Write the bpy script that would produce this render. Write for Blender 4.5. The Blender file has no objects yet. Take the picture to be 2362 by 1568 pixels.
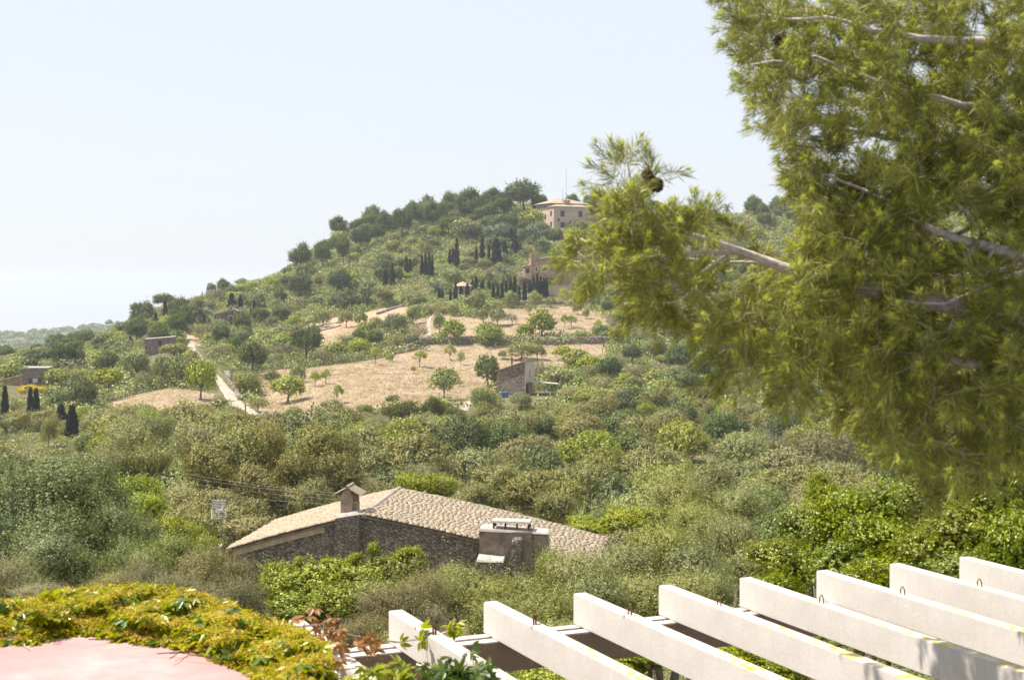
import bpy, math, random
import numpy as np
from mathutils import Vector, Matrix

# ------------------------------------------------------------------ camera, sky, sun, exposure
SC = bpy.context.scene
COL = SC.collection
FPX, CX, HY = 3379.0, 1181.0, 660.0        # focal length, centre column and horizon row on a 2362 px wide picture
cam_d = bpy.data.cameras.new('camera'); cam = bpy.data.objects.new('camera', cam_d); COL.objects.link(cam)
cam_d.sensor_width = 36.0; cam_d.lens = 36.0 * FPX / 2362.0
cam_d.shift_y = -124.0 / 2362.0
cam.location = (0, 0, 0); cam.rotation_euler = (math.radians(90), 0, 0)
cam_d.clip_start = 0.1; cam_d.clip_end = 20000
cam_d.dof.use_dof = True; cam_d.dof.focus_distance = 60.0; cam_d.dof.aperture_fstop = 5.6
SC.camera = cam
SUN_EL = math.radians(59); SUN_AZ = math.atan2(-0.96, 0.14)      # from the left, a little behind the scene
w = bpy.data.worlds.new('World'); SC.world = w; w.use_nodes = True
nt = w.node_tree; nt.nodes.clear()
sky = nt.nodes.new('ShaderNodeTexSky'); sky.sky_type = 'NISHITA'; sky.sun_disc = False
sky.sun_elevation = SUN_EL; sky.sun_rotation = SUN_AZ
sky.air_density = 1.0; sky.dust_density = 1.5; sky.ozone_density = 1.0; sky.altitude = 100
bg = nt.nodes.new('ShaderNodeBackground'); bg.inputs[1].default_value = 0.15
wo = nt.nodes.new('ShaderNodeOutputWorld')
# haze-whitened summer sky: the physical sky mixed towards a pale even blue-white
mxs = nt.nodes.new('ShaderNodeMix'); mxs.data_type = 'RGBA'; mxs.inputs[0].default_value = 0.86
mxs.inputs[7].default_value = (3.15, 3.28, 3.50, 1)
nt.links.new(sky.outputs[0], mxs.inputs[6]); nt.links.new(mxs.outputs[2], bg.inputs[0]); nt.links.new(bg.outputs[0], wo.inputs[0])
sd = bpy.data.lights.new('sun', 'SUN'); sd.energy = 5.0; sd.angle = math.radians(0.53); sd.color = (1.0, 0.93, 0.82)
sun = bpy.data.objects.new('sun', sd); COL.objects.link(sun)
SV = Vector((math.sin(SUN_AZ) * math.cos(SUN_EL), math.cos(SUN_AZ) * math.cos(SUN_EL), math.sin(SUN_EL)))
sun.rotation_euler = SV.to_track_quat('Z', 'Y').to_euler()
SC.view_settings.view_transform = 'Standard'; SC.view_settings.look = 'None'
SC.view_settings.exposure = 0.82; SC.view_settings.gamma = 1.0
SC.render.engine = 'CYCLES'
SC.cycles.volume_bounces = 0
SC.cycles.transparent_max_bounces = 8
SC.cycles.max_bounces = 5

# ------------------------------------------------------------------ helpers
def tag(o, label=None, cat=None, group=None, kind=None):
    if label: o['label'] = label
    if cat: o['category'] = cat
    if group: o['group'] = group
    if kind: o['kind'] = kind
    return o
def thing(name, loc, label, cat, rz=0.0, group=None, scale=None):
    o = bpy.data.objects.new(name, None); COL.objects.link(o)
    o.empty_display_size = 0.3
    o.location = loc; o.rotation_euler = (0, 0, rz)
    if scale: o.scale = scale
    return tag(o, label, cat, group)
def mesh_np(name, V, F, mat, smooth=False):
    """V (n,3), F list of (m,k) index arrays"""
    me = bpy.data.meshes.new(name)
    V = np.asarray(V, dtype=np.float32)
    if not isinstance(F, list): F = [F]
    F = [np.asarray(f, dtype=np.int32) for f in F if len(f)]
    me.vertices.add(len(V)); me.vertices.foreach_set('co', V.ravel())
    tot = sum(f.size for f in F); npol = sum(len(f) for f in F)
    me.loops.add(tot); me.polygons.add(npol)
    me.loops.foreach_set('vertex_index', np.concatenate([f.ravel() for f in F]))
    ks = np.concatenate([np.full(len(f), f.shape[1], dtype=np.int32) for f in F])
    st = np.concatenate([[0], np.cumsum(ks)[:-1]]).astype(np.int32)
    me.polygons.foreach_set('loop_start', st)
    if smooth: me.polygons.foreach_set('use_smooth', np.ones(npol, dtype=bool))
    me.update(calc_edges=True)
    if mat is not None: me.materials.append(mat)
    return me
def obj(name, me, parent=None, loc=None, rot=None):
    o = bpy.data.objects.new(name, me); COL.objects.link(o)
    if parent is not None: o.parent = parent
    if loc is not None: o.location = loc
    if rot is not None: o.rotation_euler = rot
    return o
class MB:
    """collects polygons of one part"""
    def __init__(s): s.v = []; s.f = []
    def add(s, verts, faces):
        b = len(s.v); s.v += [tuple(p) for p in verts]; s.f += [tuple(b + i for i in f) for f in faces]
    def box(s, x0, x1, y0, y1, z0, z1):
        s.hexa([(x0, y0, z0), (x1, y0, z0), (x1, y1, z0), (x0, y1, z0), (x0, y0, z1), (x1, y0, z1), (x1, y1, z1), (x0, y1, z1)])
    def hexa(s, p):
        s.add(p, [(0, 3, 2, 1), (4, 5, 6, 7), (0, 1, 5, 4), (1, 2, 6, 5), (2, 3, 7, 6), (3, 0, 4, 7)])
    def prism(s, poly, z0, z1):
        n = len(poly)
        s.add([(x, y, z0) for x, y in poly] + [(x, y, z1) for x, y in poly],
              [tuple(range(n))[::-1], tuple(range(n, 2 * n))] + [(i, (i + 1) % n, n + (i + 1) % n, n + i) for i in range(n)])
    def prism_xz(s, poly, y0, y1):
        n = len(poly)
        s.add([(x, y0, z) for x, z in poly] + [(x, y1, z) for x, z in poly],
              [tuple(range(n)), tuple(range(n, 2 * n))[::-1]] + [(i, n + i, n + (i + 1) % n, (i + 1) % n) for i in range(n)])
    def tube(s, pts, r, n=6):
        pts = [Vector(p) for p in pts]
        if not hasattr(r, '__len__'): r = [r] * len(pts)
        V = []
        for i, p in enumerate(pts):
            d = (pts[min(i + 1, len(pts) - 1)] - pts[max(i - 1, 0)]).normalized()
            a = Vector((0, 0, 1)) if abs(d.z) < .9 else Vector((1, 0, 0))
            u = d.cross(a).normalized(); v = d.cross(u)
            for k in range(n):
                t = 2 * math.pi * k / n
                V.append(p + (u * math.cos(t) + v * math.sin(t)) * r[i])
        F = [(i * n + k, i * n + (k + 1) % n, (i + 1) * n + (k + 1) % n, (i + 1) * n + k) for i in range(len(pts) - 1) for k in range(n)]
        F.append(tuple(range(n))[::-1]); F.append(tuple((len(pts) - 1) * n + k for k in range(n)))
        s.add(V, F)
    def mesh(s, name, mat, bevel=0, smooth=False):
        me = bpy.data.meshes.new(name); me.from_pydata(s.v, [], s.f); me.update()
        if mat is not None: me.materials.append(mat)
        if bevel:
            import bmesh
            bm = bmesh.new(); bm.from_mesh(me)
            bmesh.ops.bevel(bm, geom=bm.edges[:], offset=bevel, segments=2, affect='EDGES', clamp_overlap=True)
            bm.to_mesh(me); bm.free()
        if smooth:
            for p in me.polygons: p.use_smooth = True
        return me
    def build(s, name, mat, parent=None, bevel=0, smooth=False):
        return obj(name, s.mesh(name, mat, bevel, smooth), parent)
def P(px, py, Y):                      # world point seen at picture position (px, py) at depth Y
    return Vector(((px - CX) / FPX * Y, Y, -(py - HY) / FPX * Y))
def nrm(a): return a / np.maximum(np.linalg.norm(a, axis=-1, keepdims=True), 1e-9)

# ------------------------------------------------------------------ materials
def newmat(name):
    m = bpy.data.materials.new(name); m.use_nodes = True; nt = m.node_tree; nt.nodes.clear()
    out = nt.nodes.new('ShaderNodeOutputMaterial'); return m, nt, out
class NT:
    def __init__(s, nt): s.nt = nt
    def n(s, t, **kw):
        x = s.nt.nodes.new(t)
        for k, v in kw.items(): setattr(x, k, v)
        return x
    def link(s, a, b): s.nt.links.new(a, b)
    def noise(s, vec, scale, detail=4, rough=.55):
        x = s.n('ShaderNodeTexNoise'); x.inputs['Scale'].default_value = scale; x.inputs['Detail'].default_value = detail
        x.inputs['Roughness'].default_value = rough
        if vec is not None: s.link(vec, x.inputs['Vector'])
        return x.outputs[0]
    def ramp(s, fac, stops):
        r = s.n('ShaderNodeValToRGB'); e = r.color_ramp.elements
        while len(e) < len(stops): e.new(0.5)
        for el, (p, c) in zip(e, stops):
            el.position = p; el.color = (*c, 1) if hasattr(c, '__len__') else (c, c, c, 1)
        s.link(fac, r.inputs[0]); return r.outputs[0]
    def mix(s, fac, a, b, blend='MIX'):
        x = s.n('ShaderNodeMix', data_type='RGBA', blend_type=blend)
        for i, v in ((0, fac), (6, a), (7, b)):
            if hasattr(v, 'is_linked'): s.link(v, x.inputs[i])
            elif i == 0: x.inputs[0].default_value = v
            else: x.inputs[i].default_value = (*v, 1)
        return x.outputs[2]
    def math(s, op, a, b=0.0):
        x = s.n('ShaderNodeMath', operation=op)
        for i, v in ((0, a), (1, b)):
            if hasattr(v, 'is_linked'): s.link(v, x.inputs[i])
            else: x.inputs[i].default_value = v
        return x.outputs[0]
    def bump(s, h, strength=.5, dist=.05):
        b = s.n('ShaderNodeBump'); b.inputs['Strength'].default_value = strength; b.inputs['Distance'].default_value = dist
        s.link(h, b.inputs['Height']); return b.outputs[0]
    def bsdf(s, out, col, rough=.8, nor=None, spec=.3, metal=0):
        b = s.n('ShaderNodeBsdfPrincipled')
        if hasattr(col, 'is_linked'): s.link(col, b.inputs['Base Color'])
        else: b.inputs['Base Color'].default_value = (*col, 1)
        b.inputs['Roughness'].default_value = rough; b.inputs['Metallic'].default_value = metal
        b.inputs['Specular IOR Level'].default_value = spec
        if nor is not None: s.link(nor, b.inputs['Normal'])
        s.link(b.outputs[0], out.inputs[0]); return b
def leaf_mat(name, c1, c2, c3=None, transl=.3, rough=.55, spec=.25, objvar=.25, nsc=1.1):
    m, nt, out = newmat(name); N = NT(nt)
    g = N.n('ShaderNodeNewGeometry'); oi = N.n('ShaderNodeObjectInfo'); tc = N.n('ShaderNodeTexCoord')
    r = N.math('ADD', N.math('MULTIPLY', g.outputs['Random Per Island'], .36), N.math('MULTIPLY', N.noise(tc.outputs['Object'], nsc, 3), .64))
    stops = [(.15, c1), (.75, c2)] + ([(.97, c3)] if c3 else [])
    col = N.ramp(r, stops)
    hsv = N.n('ShaderNodeHueSaturation')
    N.link(col, hsv.inputs['Color'])
    N.link(N.math('ADD', N.math('MULTIPLY', oi.outputs['Random'], objvar * 1.3), 1 - objvar * .65), hsv.inputs['Value'])
    rr = N.math('FRACT', N.math('MULTIPLY', oi.outputs['Random'], 7.31))
    N.link(N.math('ADD', N.math('MULTIPLY', rr, .027), .476), hsv.inputs['Hue'])
    r2 = N.math('FRACT', N.math('MULTIPLY', oi.outputs['Random'], 17.7))
    N.link(N.math('ADD', N.math('MULTIPLY', r2, .3), .85), hsv.inputs['Saturation'])
    col = hsv.outputs[0]
    b = N.n('ShaderNodeBsdfPrincipled'); N.link(col, b.inputs['Base Color'])
    b.inputs['Roughness'].default_value = rough; b.inputs['Specular IOR Level'].default_value = spec
    t = N.n('ShaderNodeBsdfTranslucent'); N.link(N.mix(1.0, col, (.88, 1.0, .5), 'MULTIPLY'), t.inputs[0])
    mx = N.n('ShaderNodeMixShader'); mx.inputs[0].default_value = transl
    N.link(b.outputs[0], mx.inputs[1]); N.link(t.outputs[0], mx.inputs[2]); N.link(mx.outputs[0], out.inputs[0])
    return m
def plain(name, col, rough=.7, var=.12, scale=3.0, bump=0.0, spec=.3, metal=0, coord='Object'):
    m, nt, out = newmat(name); N = NT(nt); tc = N.n('ShaderNodeTexCoord')
    n = N.noise(tc.outputs[coord], scale, 6, .6)
    c = N.ramp(n, [(.3, tuple(x * (1 - var) for x in col)), (.7, tuple(min(1, x * (1 + var)) for x in col))])
    N.bsdf(out, c, rough, N.bump(n, .5, bump) if bump else None, spec, metal); return m
def stone_mat(name, c1, c2, mortar, scale=3.2, bump=.05, edge=.06, coord='Object', sq=(1, 1, 1.5)):
    m, nt, out = newmat(name); N = NT(nt); tc = N.n('ShaderNodeTexCoord')
    mp = N.n('ShaderNodeMapping'); mp.inputs['Scale'].default_value = sq; N.link(tc.outputs[coord], mp.inputs[0])
    # warp a little so that stones are irregular
    wn = N.n('ShaderNodeTexNoise'); wn.inputs['Scale'].default_value = scale * .8; N.link(mp.outputs[0], wn.inputs['Vector'])
    vm = N.n('ShaderNodeVectorMath', operation='MULTIPLY_ADD'); N.link(wn.outputs[1], vm.inputs[0])
    vm.inputs[1].default_value = (.35 / scale * 2,) * 3; N.link(mp.outputs[0], vm.inputs[2])
    v1 = N.n('ShaderNodeTexVoronoi', feature='DISTANCE_TO_EDGE'); v2 = N.n('ShaderNodeTexVoronoi', feature='F1')
    for v in (v1, v2): v.inputs['Scale'].default_value = scale; N.link(vm.outputs[0], v.inputs['Vector'])
    sepc = N.n('ShaderNodeSeparateColor'); N.link(v2.outputs['Color'], sepc.inputs[0])
    col = N.ramp(sepc.outputs[0], [(.1, c1), (.9, c2)])
    n = N.noise(tc.outputs[coord], scale * 5, 5, .6)
    col = N.mix(.5, col, N.ramp(n, [(.3, .35), (.7, 1.0)]), 'MULTIPLY')
    big = N.noise(tc.outputs[coord], .5, 3)
    col = N.mix(N.ramp(big, [(.45, 0.0), (.65, .5)]), col, tuple((a + b) / 2 * 1.15 for a, b in zip(c2, mortar)))
    f = N.ramp(v1.outputs['Distance'], [(0.0, 0.0), (edge, 1.0)])
    col = N.mix(f, mortar, col)
    h = N.math('ADD', N.ramp(v1.outputs['Distance'], [(0, 0.0), (edge * 2.2, 1.0)]), N.math('MULTIPLY', n, .5))
    N.bsdf(out, col, .9, N.bump(h, .9, bump), .2); return m

M = {}
M['olive'] = leaf_mat('olive_leaf', (.120, .145, .036), (.345, .365, .115), (.47, .48, .20), .2, .5, .35)
M['tan'] = leaf_mat('flowering_olive_leaf', (.135, .140, .036), (.39, .375, .130), (.55, .52, .23), .2)
M['oak'] = leaf_mat('oak_leaf', (.065, .100, .024), (.205, .255, .070), (.34, .38, .13), .22, .5, .35)
M['lime'] = leaf_mat('bright_leaf', (.13, .18, .016), (.41, .455, .045), (.60, .60, .12), .3, .45, .4)
M['pinefar'] = leaf_mat('pine_needles_far', (.065, .095, .028), (.19, .225, .070), (.27, .30, .11), .18, .7, .1)
M['juniper']= leaf_mat('juniper_leaf', (.060, .078, .014), (.135, .150, .030), (.18, .19, .045), .2, .7, .1)
M['cypress']= leaf_mat('cypress_leaf', (.012, .022, .009), (.030, .045, .018), None, .1, .8, .1)
M['dry'] = leaf_mat('dry_twigs', (.17, .155, .065), (.36, .335, .17), (.48, .45, .26), .2, .8, .1)
M['silver'] = leaf_mat('silver_leaf', (.070, .100, .028), (.25, .29, .11), (.44, .47, .26), .18, .5, .3)
M['white']  = leaf_mat('white_blossom_leaf', (.110, .160, .075), (.28, .33, .20), (.62, .64, .50), .25)
M['yellow'] = leaf_mat('yellow_flowers', (.42, .36, .02), (.78, .60, .02), (.85, .68, .05), .3, .5, .3, 0)
M['palm']   = leaf_mat('palm_leaf', (.085, .105, .045), (.19, .21, .10), (.28, .26, .14), .2, .45, .4)
M['carob'] = leaf_mat('carob_leaf', (.085, .130, .012), (.36, .41, .028), (.66, .64, .12), .42, .38, .5, .1)
M['needle'] = leaf_mat('pine_needles', (.036, .055, .010), (.345, .385, .055), (.74, .71, .17), .18, .5, .35, .05, 3.0)
M['tip'] = leaf_mat('young_needles', (.36, .42, .012), (.66, .66, .03), None, .35, .5, .3, .05)
M['vine'] = leaf_mat('creeper_leaf', (.13, .19, .010), (.48, .48, .03), (.66, .63, .16), .45, .35, .5, .05)
M['vinefl'] = leaf_mat('creeper_flower_heads', (.32, .27, .04), (.64, .54, .12), (.70, .62, .28), .3, .7, .2, .05)
M['vinered']= leaf_mat('creeper_red_leaf', (.20, .04, .02), (.45, .22, .03), (.5, .34, .05), .35, .4, .4, .05)
M['vinegreen']= leaf_mat('creeper_green_leaf', (.035, .08, .012), (.12, .20, .03), (.42, .48, .30), .3, .25, .8, .05)
M['bark']   = plain('bark', (.14, .115, .09), .9, .35, 8, .03)
M['barkpale'] = plain('pale_bark', (.52, .45, .41), .85, .35, 30, .01)
M['twig'] = plain('twig_bark', (.30, .24, .19), .9, .35, 20, .005)
M['barkdark'] = plain('dark_bark', (.07, .05, .035), .9, .3, 20, .01)
M['cone']   = plain('pine_cone', (.07, .04, .025), .8, .5, 40, .01)
M['stone']  = stone_mat('rubble_stone', (.17, .14, .11), (.38, .325, .265), (.06, .048, .038), 5.8, .06, .045)
M['stonepale'] = stone_mat('pinkish_stone', (.32, .19, .11), (.56, .37, .235), (.38, .26, .17), 2.2, .05, .05)
M['stonehut'] = stone_mat('field_stone', (.12, .095, .075), (.42, .33, .26), (.20, .155, .125), 3.6, .06, .08)
M['rock']   = plain('pale_rock', (.30, .27, .235), .9, .4, 2.5, .05)
M['rubble'] = plain('rubble', (.27, .235, .205), .92, .45, 2.0, .04, coord='Object')
M['coping'] = plain('mortar_coping', (.40, .36, .32), .9, .25, 4, .02)
M['plaster']= plain('weathered_plaster', (.205, .160, .118), .9, .55, 2.6, .03)
M['hutplaster'] = plain('pale_plaster', (.50, .41, .34), .9, .12, 1.5, .01)
M['mansion']= plain('mansion_render', (.46, .36, .27), .9, .22, .8, .01)
M['whitepaint'] = plain('white_frame', (.7, .64, .56), .7, .08, 3)
M['dark']   = plain('dark_shutter_and_opening', (.055, .042, .035), .6, .3, 3)
M['metal']  = plain('antenna_metal', (.55, .55, .54), .4, .1, 9, 0, .5, .6)
M['polemetal'] = plain('pole_metal', (.22, .20, .19), .5, .2, 9, 0, .5, .5)
M['rust']   = plain('rusty_iron', (.12, .055, .035), .9, .4, 60)
M['blue']   = plain('blue_plastic', (.02, .13, .42), .4, .15, 2, 0, .5)
M['wire']   = plain('wire', (.25, .24, .2), .6, .1)
M['girder'] = plain('girder_brown', (.21, .145, .105), .8, .14, 40, .002)

def concrete():
    m, nt, out = newmat('painted_concrete'); N = NT(nt)
    tc = N.n('ShaderNodeTexCoord'); g = N.n('ShaderNodeNewGeometry')
    n1 = N.noise(tc.outputs['Object'], 2.2, 8, .65); n2 = N.noise(tc.outputs['Object'], 35, 4)
    col = N.ramp(n1, [(.25, (.49, .445, .41)), (.6, (.575, .535, .50))])
    col = N.mix(.25, col, N.ramp(n2, [(.35, .75), (.6, 1.0)]), 'MULTIPLY')
    # vertical drip streaks on the sides
    mp = N.n('ShaderNodeMapping'); mp.inputs['Scale'].default_value = (9, 9, .35); N.link(tc.outputs['Object'], mp.inputs[0])
    st = N.ramp(N.noise(mp.outputs[0], 2.2, 5, .7), [(.52, 0.0), (.78, .45)])
    col = N.mix(st, col, (.45, .38, .32))
    sep = N.n('ShaderNodeSeparateXYZ'); N.link(g.outputs['Normal'], sep.inputs[0])
    top = N.math('GREATER_THAN', sep.outputs[2], .6)
    sx = N.n('ShaderNodeSeparateXYZ'); N.link(tc.outputs['Object'], sx.inputs[0])
    oi = N.n('ShaderNodeObjectInfo')
    along = N.math('ADD', sx.outputs[0], N.math('MULTIPLY', oi.outputs['Random'], .8))
    win = N.ramp(N.math('DIVIDE', along, 8.0), [(.17, 0.0), (.30, .16), (.8, .20)])
    ln = N.noise(tc.outputs['Object'], 7, 7, .72)
    lich = N.math('GREATER_THAN', N.math('ADD', ln, win), .70)
    tan = N.ramp(N.noise(tc.outputs['Object'], 5, 6, .7), [(.4, 0.0), (.62, .55)])
    col = N.mix(N.math('MULTIPLY', tan, top), col, (.50, .37, .26))
    dirt = N.ramp(N.math('ADD', N.noise(tc.outputs['Object'], 16, 7, .75), N.math('MULTIPLY', win, .45)), [(.58, 0.0), (.72, .7)])
    col = N.mix(N.math('MULTIPLY', dirt, top), col, (.30, .26, .18))
    col = N.mix(N.math('MULTIPLY', lich, top), col, (.52, .41, .07))
    N.bsdf(out, col, .8, N.bump(N.math('ADD', n2, n1), .35, .004), .25); return m
M['beam'] = concrete()
def pink():
    m, nt, out = newmat('pink_roof_coat'); N = NT(nt); tc = N.n('ShaderNodeTexCoord')
    n1 = N.noise(tc.outputs['Object'], 1.4, 8, .65)
    col = N.ramp(n1, [(.3, (.40, .205, .20)), (.52, (.43, .255, .245)), (.66, (.46, .33, .315))])
    n2 = N.noise(tc.outputs['Object'], 14, 7, .7)
    col = N.mix(N.ramp(n2, [(.60, 0.0), (.72, .5)]), col, (.40, .22, .18))
    N.bsdf(out, col, .85, N.bump(N.noise(tc.outputs['Object'], 30, 5), .4, .004), .2); return m
M['pink'] = pink()
def tilemat():
    m, nt, out = newmat('old_roof_tile'); N = NT(nt); tc = N.n('ShaderNodeTexCoord'); g = N.n('ShaderNodeNewGeometry')
    col = N.ramp(g.outputs['Random Per Island'], [(0, (.31, .245, .17)), (.35, (.36, .285, .20)), (.7, (.40, .315, .22)), (.94, (.45, .37, .27)), (1, (.25, .20, .15))])
    n = N.noise(tc.outputs['Object'], 2.2, 8, .7)
    col = N.mix(N.ramp(n, [(.42, 0.0), (.66, .8)]), col, (.30, .265, .215))
    n2 = N.noise(tc.outputs['Object'], 9, 6, .7)
    col = N.mix(N.ramp(n2, [(.54, 0.0), (.66, .8)]), col, (.13, .11, .09))
    N.bsdf(out, col, .95, N.bump(n2, .5, .02), .1); return m
M['tile'] = tilemat()
def groundmat():
    m, nt, out = newmat('ground_soil_grass'); N = NT(nt); tc = N.n('ShaderNodeTexCoord')
    at = N.n('ShaderNodeAttribute', attribute_name='zone')
    sc = N.n('ShaderNodeSeparateColor'); N.link(at.outputs['Color'], sc.inputs[0])
    p = tc.outputs['Object']
    n0 = N.noise(p, .05, 5, .6); n1 = N.noise(p, .35, 6, .65); n2 = N.noise(p, 2.2, 6, .7)
    grass = N.ramp(n1, [(.25, (.24, .175, .115)), (.5, (.36, .275, .185)), (.75, (.45, .36, .255))])
    grass = N.mix(.55, grass, N.ramp(n2, [(.3, .55), (.65, 1.0)]), 'MULTIPLY')
    gn = N.noise(p, .12, 4, .6)
    grass = N.mix(N.ramp(gn, [(.5, 0.0), (.7, .5)]), grass, (.33, .27, .15))
    scrub = N.ramp(n2, [(.25, (.055, .06, .028)), (.5, (.12, .115, .055)), (.8, (.24, .20, .11))])
    scrub = N.mix(N.ramp(n1, [(.5, 0.0), (.68, .8)]), scrub, (.27, .21, .13))
    soil = N.ramp(n2, [(.3, (.36, .23, .145)), (.7, (.49, .35, .235))])
    edge = N.math('ADD', sc.outputs[0], N.math('MULTIPLY', N.math('SUBTRACT', n1, .5), .9))
    f1 = N.ramp(edge, [(.40, 0.0), (.56, 1.0)])
    edge2 = N.math('ADD', sc.outputs[1], N.math('MULTIPLY', N.math('SUBTRACT', n1, .5), .9))
    f2 = N.ramp(edge2, [(.42, 0.0), (.60, .9)])
    col = N.mix(f1, scrub, grass); col = N.mix(f2, col, soil)
    N.bsdf(out, col, .95, N.bump(N.math('ADD', n2, n1), .8, .25), .1); return m
M['ground'] = groundmat()
M['track'] = plain('pale_track', (.36, .31, .25), .95, .22, 1.2, .05)
M['drygrass'] = leaf_mat('dry_grass', (.38, .28, .165), (.50, .385, .24), (.60, .48, .31), .5, .9, .05, 0)

# ------------------------------------------------------------------ terrain
COLS = np.array([-1500, -600, 0, 200, 400, 600, 800, 1000, 1200, 1400, 1650, 1900, 2362, 3200, 4200], float)
def zrow(Y, pys):        # rows given as picture rows, turned into heights
    return [-(p - HY) / FPX * Y for p in pys]
same = lambda z: [z] * 15
TAB = [(0.5, same(-9.5)), (12, same(-9.5)), (25, same(-10.8)), (45, same(-12.6)), (70, same(-14.2)), (95, same(-17.6)), (125, same(-19.8)),
 (160, zrow(160, [1074, 1074, 1066, 1066, 1074, 1074, 1074, 1074, 1074, 1074, 1074, 1074, 1060, 1060, 1060])),
 (190, zrow(190, [1010, 1010, 1005, 1012, 1012, 1015, 1012, 1010, 1005, 1005, 1010, 1010, 1000, 980, 980])),
 (215, zrow(215, [968, 968, 968, 975, 966, 966, 950, 945, 940, 940, 950, 955, 950, 920, 920])),
 (240, zrow(240, [930, 930, 922, 936, 922, 925, 902, 905, 906, 900, 905, 908, 900, 860, 860])),
 (270, zrow(270, [900, 900, 884, 905, 878, 885, 868, 862, 852, 848, 858, 855, 840, 800, 800])),
 (300, zrow(300, [880, 880, 862, 858, 822, 838, 827, 802, 792, 792, 806, 796, 780, 730, 730])),
 (306, zrow(306, [880, 878, 858, 852, 816, 830, 819, 784, 776, 778, 796, 788, 770, 725, 725])),
 (340, zrow(340, [860, 860, 845, 824, 774, 776, 768, 738, 726, 727, 738, 720, 700, 650, 650])),
 (380, zrow(380, [848, 848, 832, 798, 744, 724, 702, 692, 682, 682, 665, 642, 610, 580, 580])),
 (420, zrow(420, [842, 842, 828, 786, 716, 674, 628, 610, 594, 592, 575, 552, 540, 530, 530])),
 (450, zrow(450, [842, 842, 828, 790, 712, 660, 582, 556, 528, 522, 528, 517, 510, 505, 505])),
 (480, zrow(480, [846, 846, 832, 800, 724, 664, 552, 520, 490, 494, 502, 501, 490, 490, 490])),
 (520, zrow(520, [850, 850, 838, 812, 745, 680, 548, 508, 482, 483, 494, 492, 485, 480, 480])),
 (600, [-40, -40, -36, -33, -24, -12, 9, 14, 18, 18, 19, 18, 17, 15, 15]),
 (800, [-62, -62, -58, -55, -50, -40, -25, -20, -15, -12, -10, -8, -8, -8, -8]),
 (1200, same(-85)),
 (1600, zrow(1600, [792, 788, 772, 757, 745, 742, 745, 745, 745, 745, 745, 745, 745, 745, 745])),
 (2000, same(-75)), (3000, same(-110)), (8000, same(-260))]
TY = np.array([t[0] for t in TAB], float); TZ = np.array([t[1] for t in TAB], float)
def _smooth(t): return t * t * (3 - 2 * t)
_rn = np.random.RandomState(5); _W = [( _rn.uniform(-1, 1, 2) * f, _rn.uniform(0, 6.28), a) for f, a in ((.05, .8), (.05, .8), (.13, .35), (.13, .35), (.3, .14), (.3, .14), (.6, .08), (.6, .08)) for _ in range(2)]
PADS = [(0.3, 232.5, -17.55, 5.5, 13.0)]
def gz(x, y):
    x = np.asarray(x, float); y = np.maximum(np.asarray(y, float), .6)
    px = CX + FPX * x / y
    near = np.clip((y - 4) / 60, 0, 1)
    px = px * near + CX * (1 - near)
    px = np.clip(px, COLS[0] + .01, COLS[-1] - .01)
    i = np.clip(np.searchsorted(COLS, px) - 1, 0, len(COLS) - 2); t = (px - COLS[i]) / (COLS[i + 1] - COLS[i]); t = .5 * t + .5 * _smooth(t)
    ly = np.clip(y, TY[0], TY[-1] - .01)
    j = np.clip(np.searchsorted(TY, ly) - 1, 0, len(TY) - 2); s = (ly - TY[j]) / (TY[j + 1] - TY[j]); s = .6 * s + .4 * _smooth(s)
    z = (TZ[j, i] * (1 - t) + TZ[j, i + 1] * t) * (1 - s) + (TZ[j + 1, i] * (1 - t) + TZ[j + 1, i + 1] * t) * s
    nz = 0
    for k, ph, a in _W: nz = nz + a * np.sin(k[0] * x + k[1] * y + ph)
    z = z + nz * np.clip((y - 30) / 80, .1, 1) * .55
    for ax, ay, az, r0, r1 in PADS:          # levelled ground under buildings
        d = np.sqrt((x - ax) ** 2 + (y - ay) ** 2); k = _smooth(np.clip((r1 - d) / (r1 - r0), 0, 1)); z = z * (1 - k) + az * k
    return z
def G(px, py, ymin=14.0, ymax=700.0):       # first ground point seen at the picture position
    ys = np.arange(ymin, ymax, .5)
    xs = (px - CX) / FPX * ys; zr = -(py - HY) / FPX * ys; zg = gz(xs, ys)
    k = np.where(zr <= zg)[0]
    if len(k) == 0:
        k = [int(np.argmin(zr[ys < 560] - zg[ys < 560]))]
    y = ys[k[0]]; x = (px - CX) / FPX * y
    return Vector((x, y, float(gz(x, y))))
def pip(px, py, poly):
    px = np.asarray(px, float); py = np.asarray(py, float); r = np.zeros(px.shape, bool); n = len(poly)
    for i in range(n):
        x0, y0 = poly[i]; x1, y1 = poly[(i + 1) % n]
        c = ((y0 > py) != (y1 > py)) & (px < (x1 - x0) * (py - y0) / ((y1 - y0) if y1 != y0 else 1e-9) + x0)
        r ^= c
    return r
MEADOW = [
 [(585, 862), (640, 852), (700, 850), (800, 838), (900, 822), (960, 806), (1010, 793), (1240, 796), (1410, 790), (1395, 838), (1330, 846), (1245, 862), (1150, 872), (1148, 908), (1092, 915), (1085, 948), (1030, 930), (900, 945), (830, 955), (700, 975), (615, 965), (595, 925)],
 [(935, 765), (950, 740), (1010, 722), (1100, 735), (1140, 712), (1210, 712), (1330, 706), (1390, 722), (1425, 760), (1410, 774), (1230, 776), (1100, 782), (945, 786)],
 [(640, 776), (740, 738), (840, 720), (930, 700), (962, 722), (880, 762), (800, 778), (740, 782)],
 [(215, 940), (320, 908), (400, 893), (480, 905), (520, 930), (470, 955), (330, 966)],
 [(600, 780), (660, 800), (740, 805), (830, 795), (760, 775), (660, 770)],
]
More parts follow.
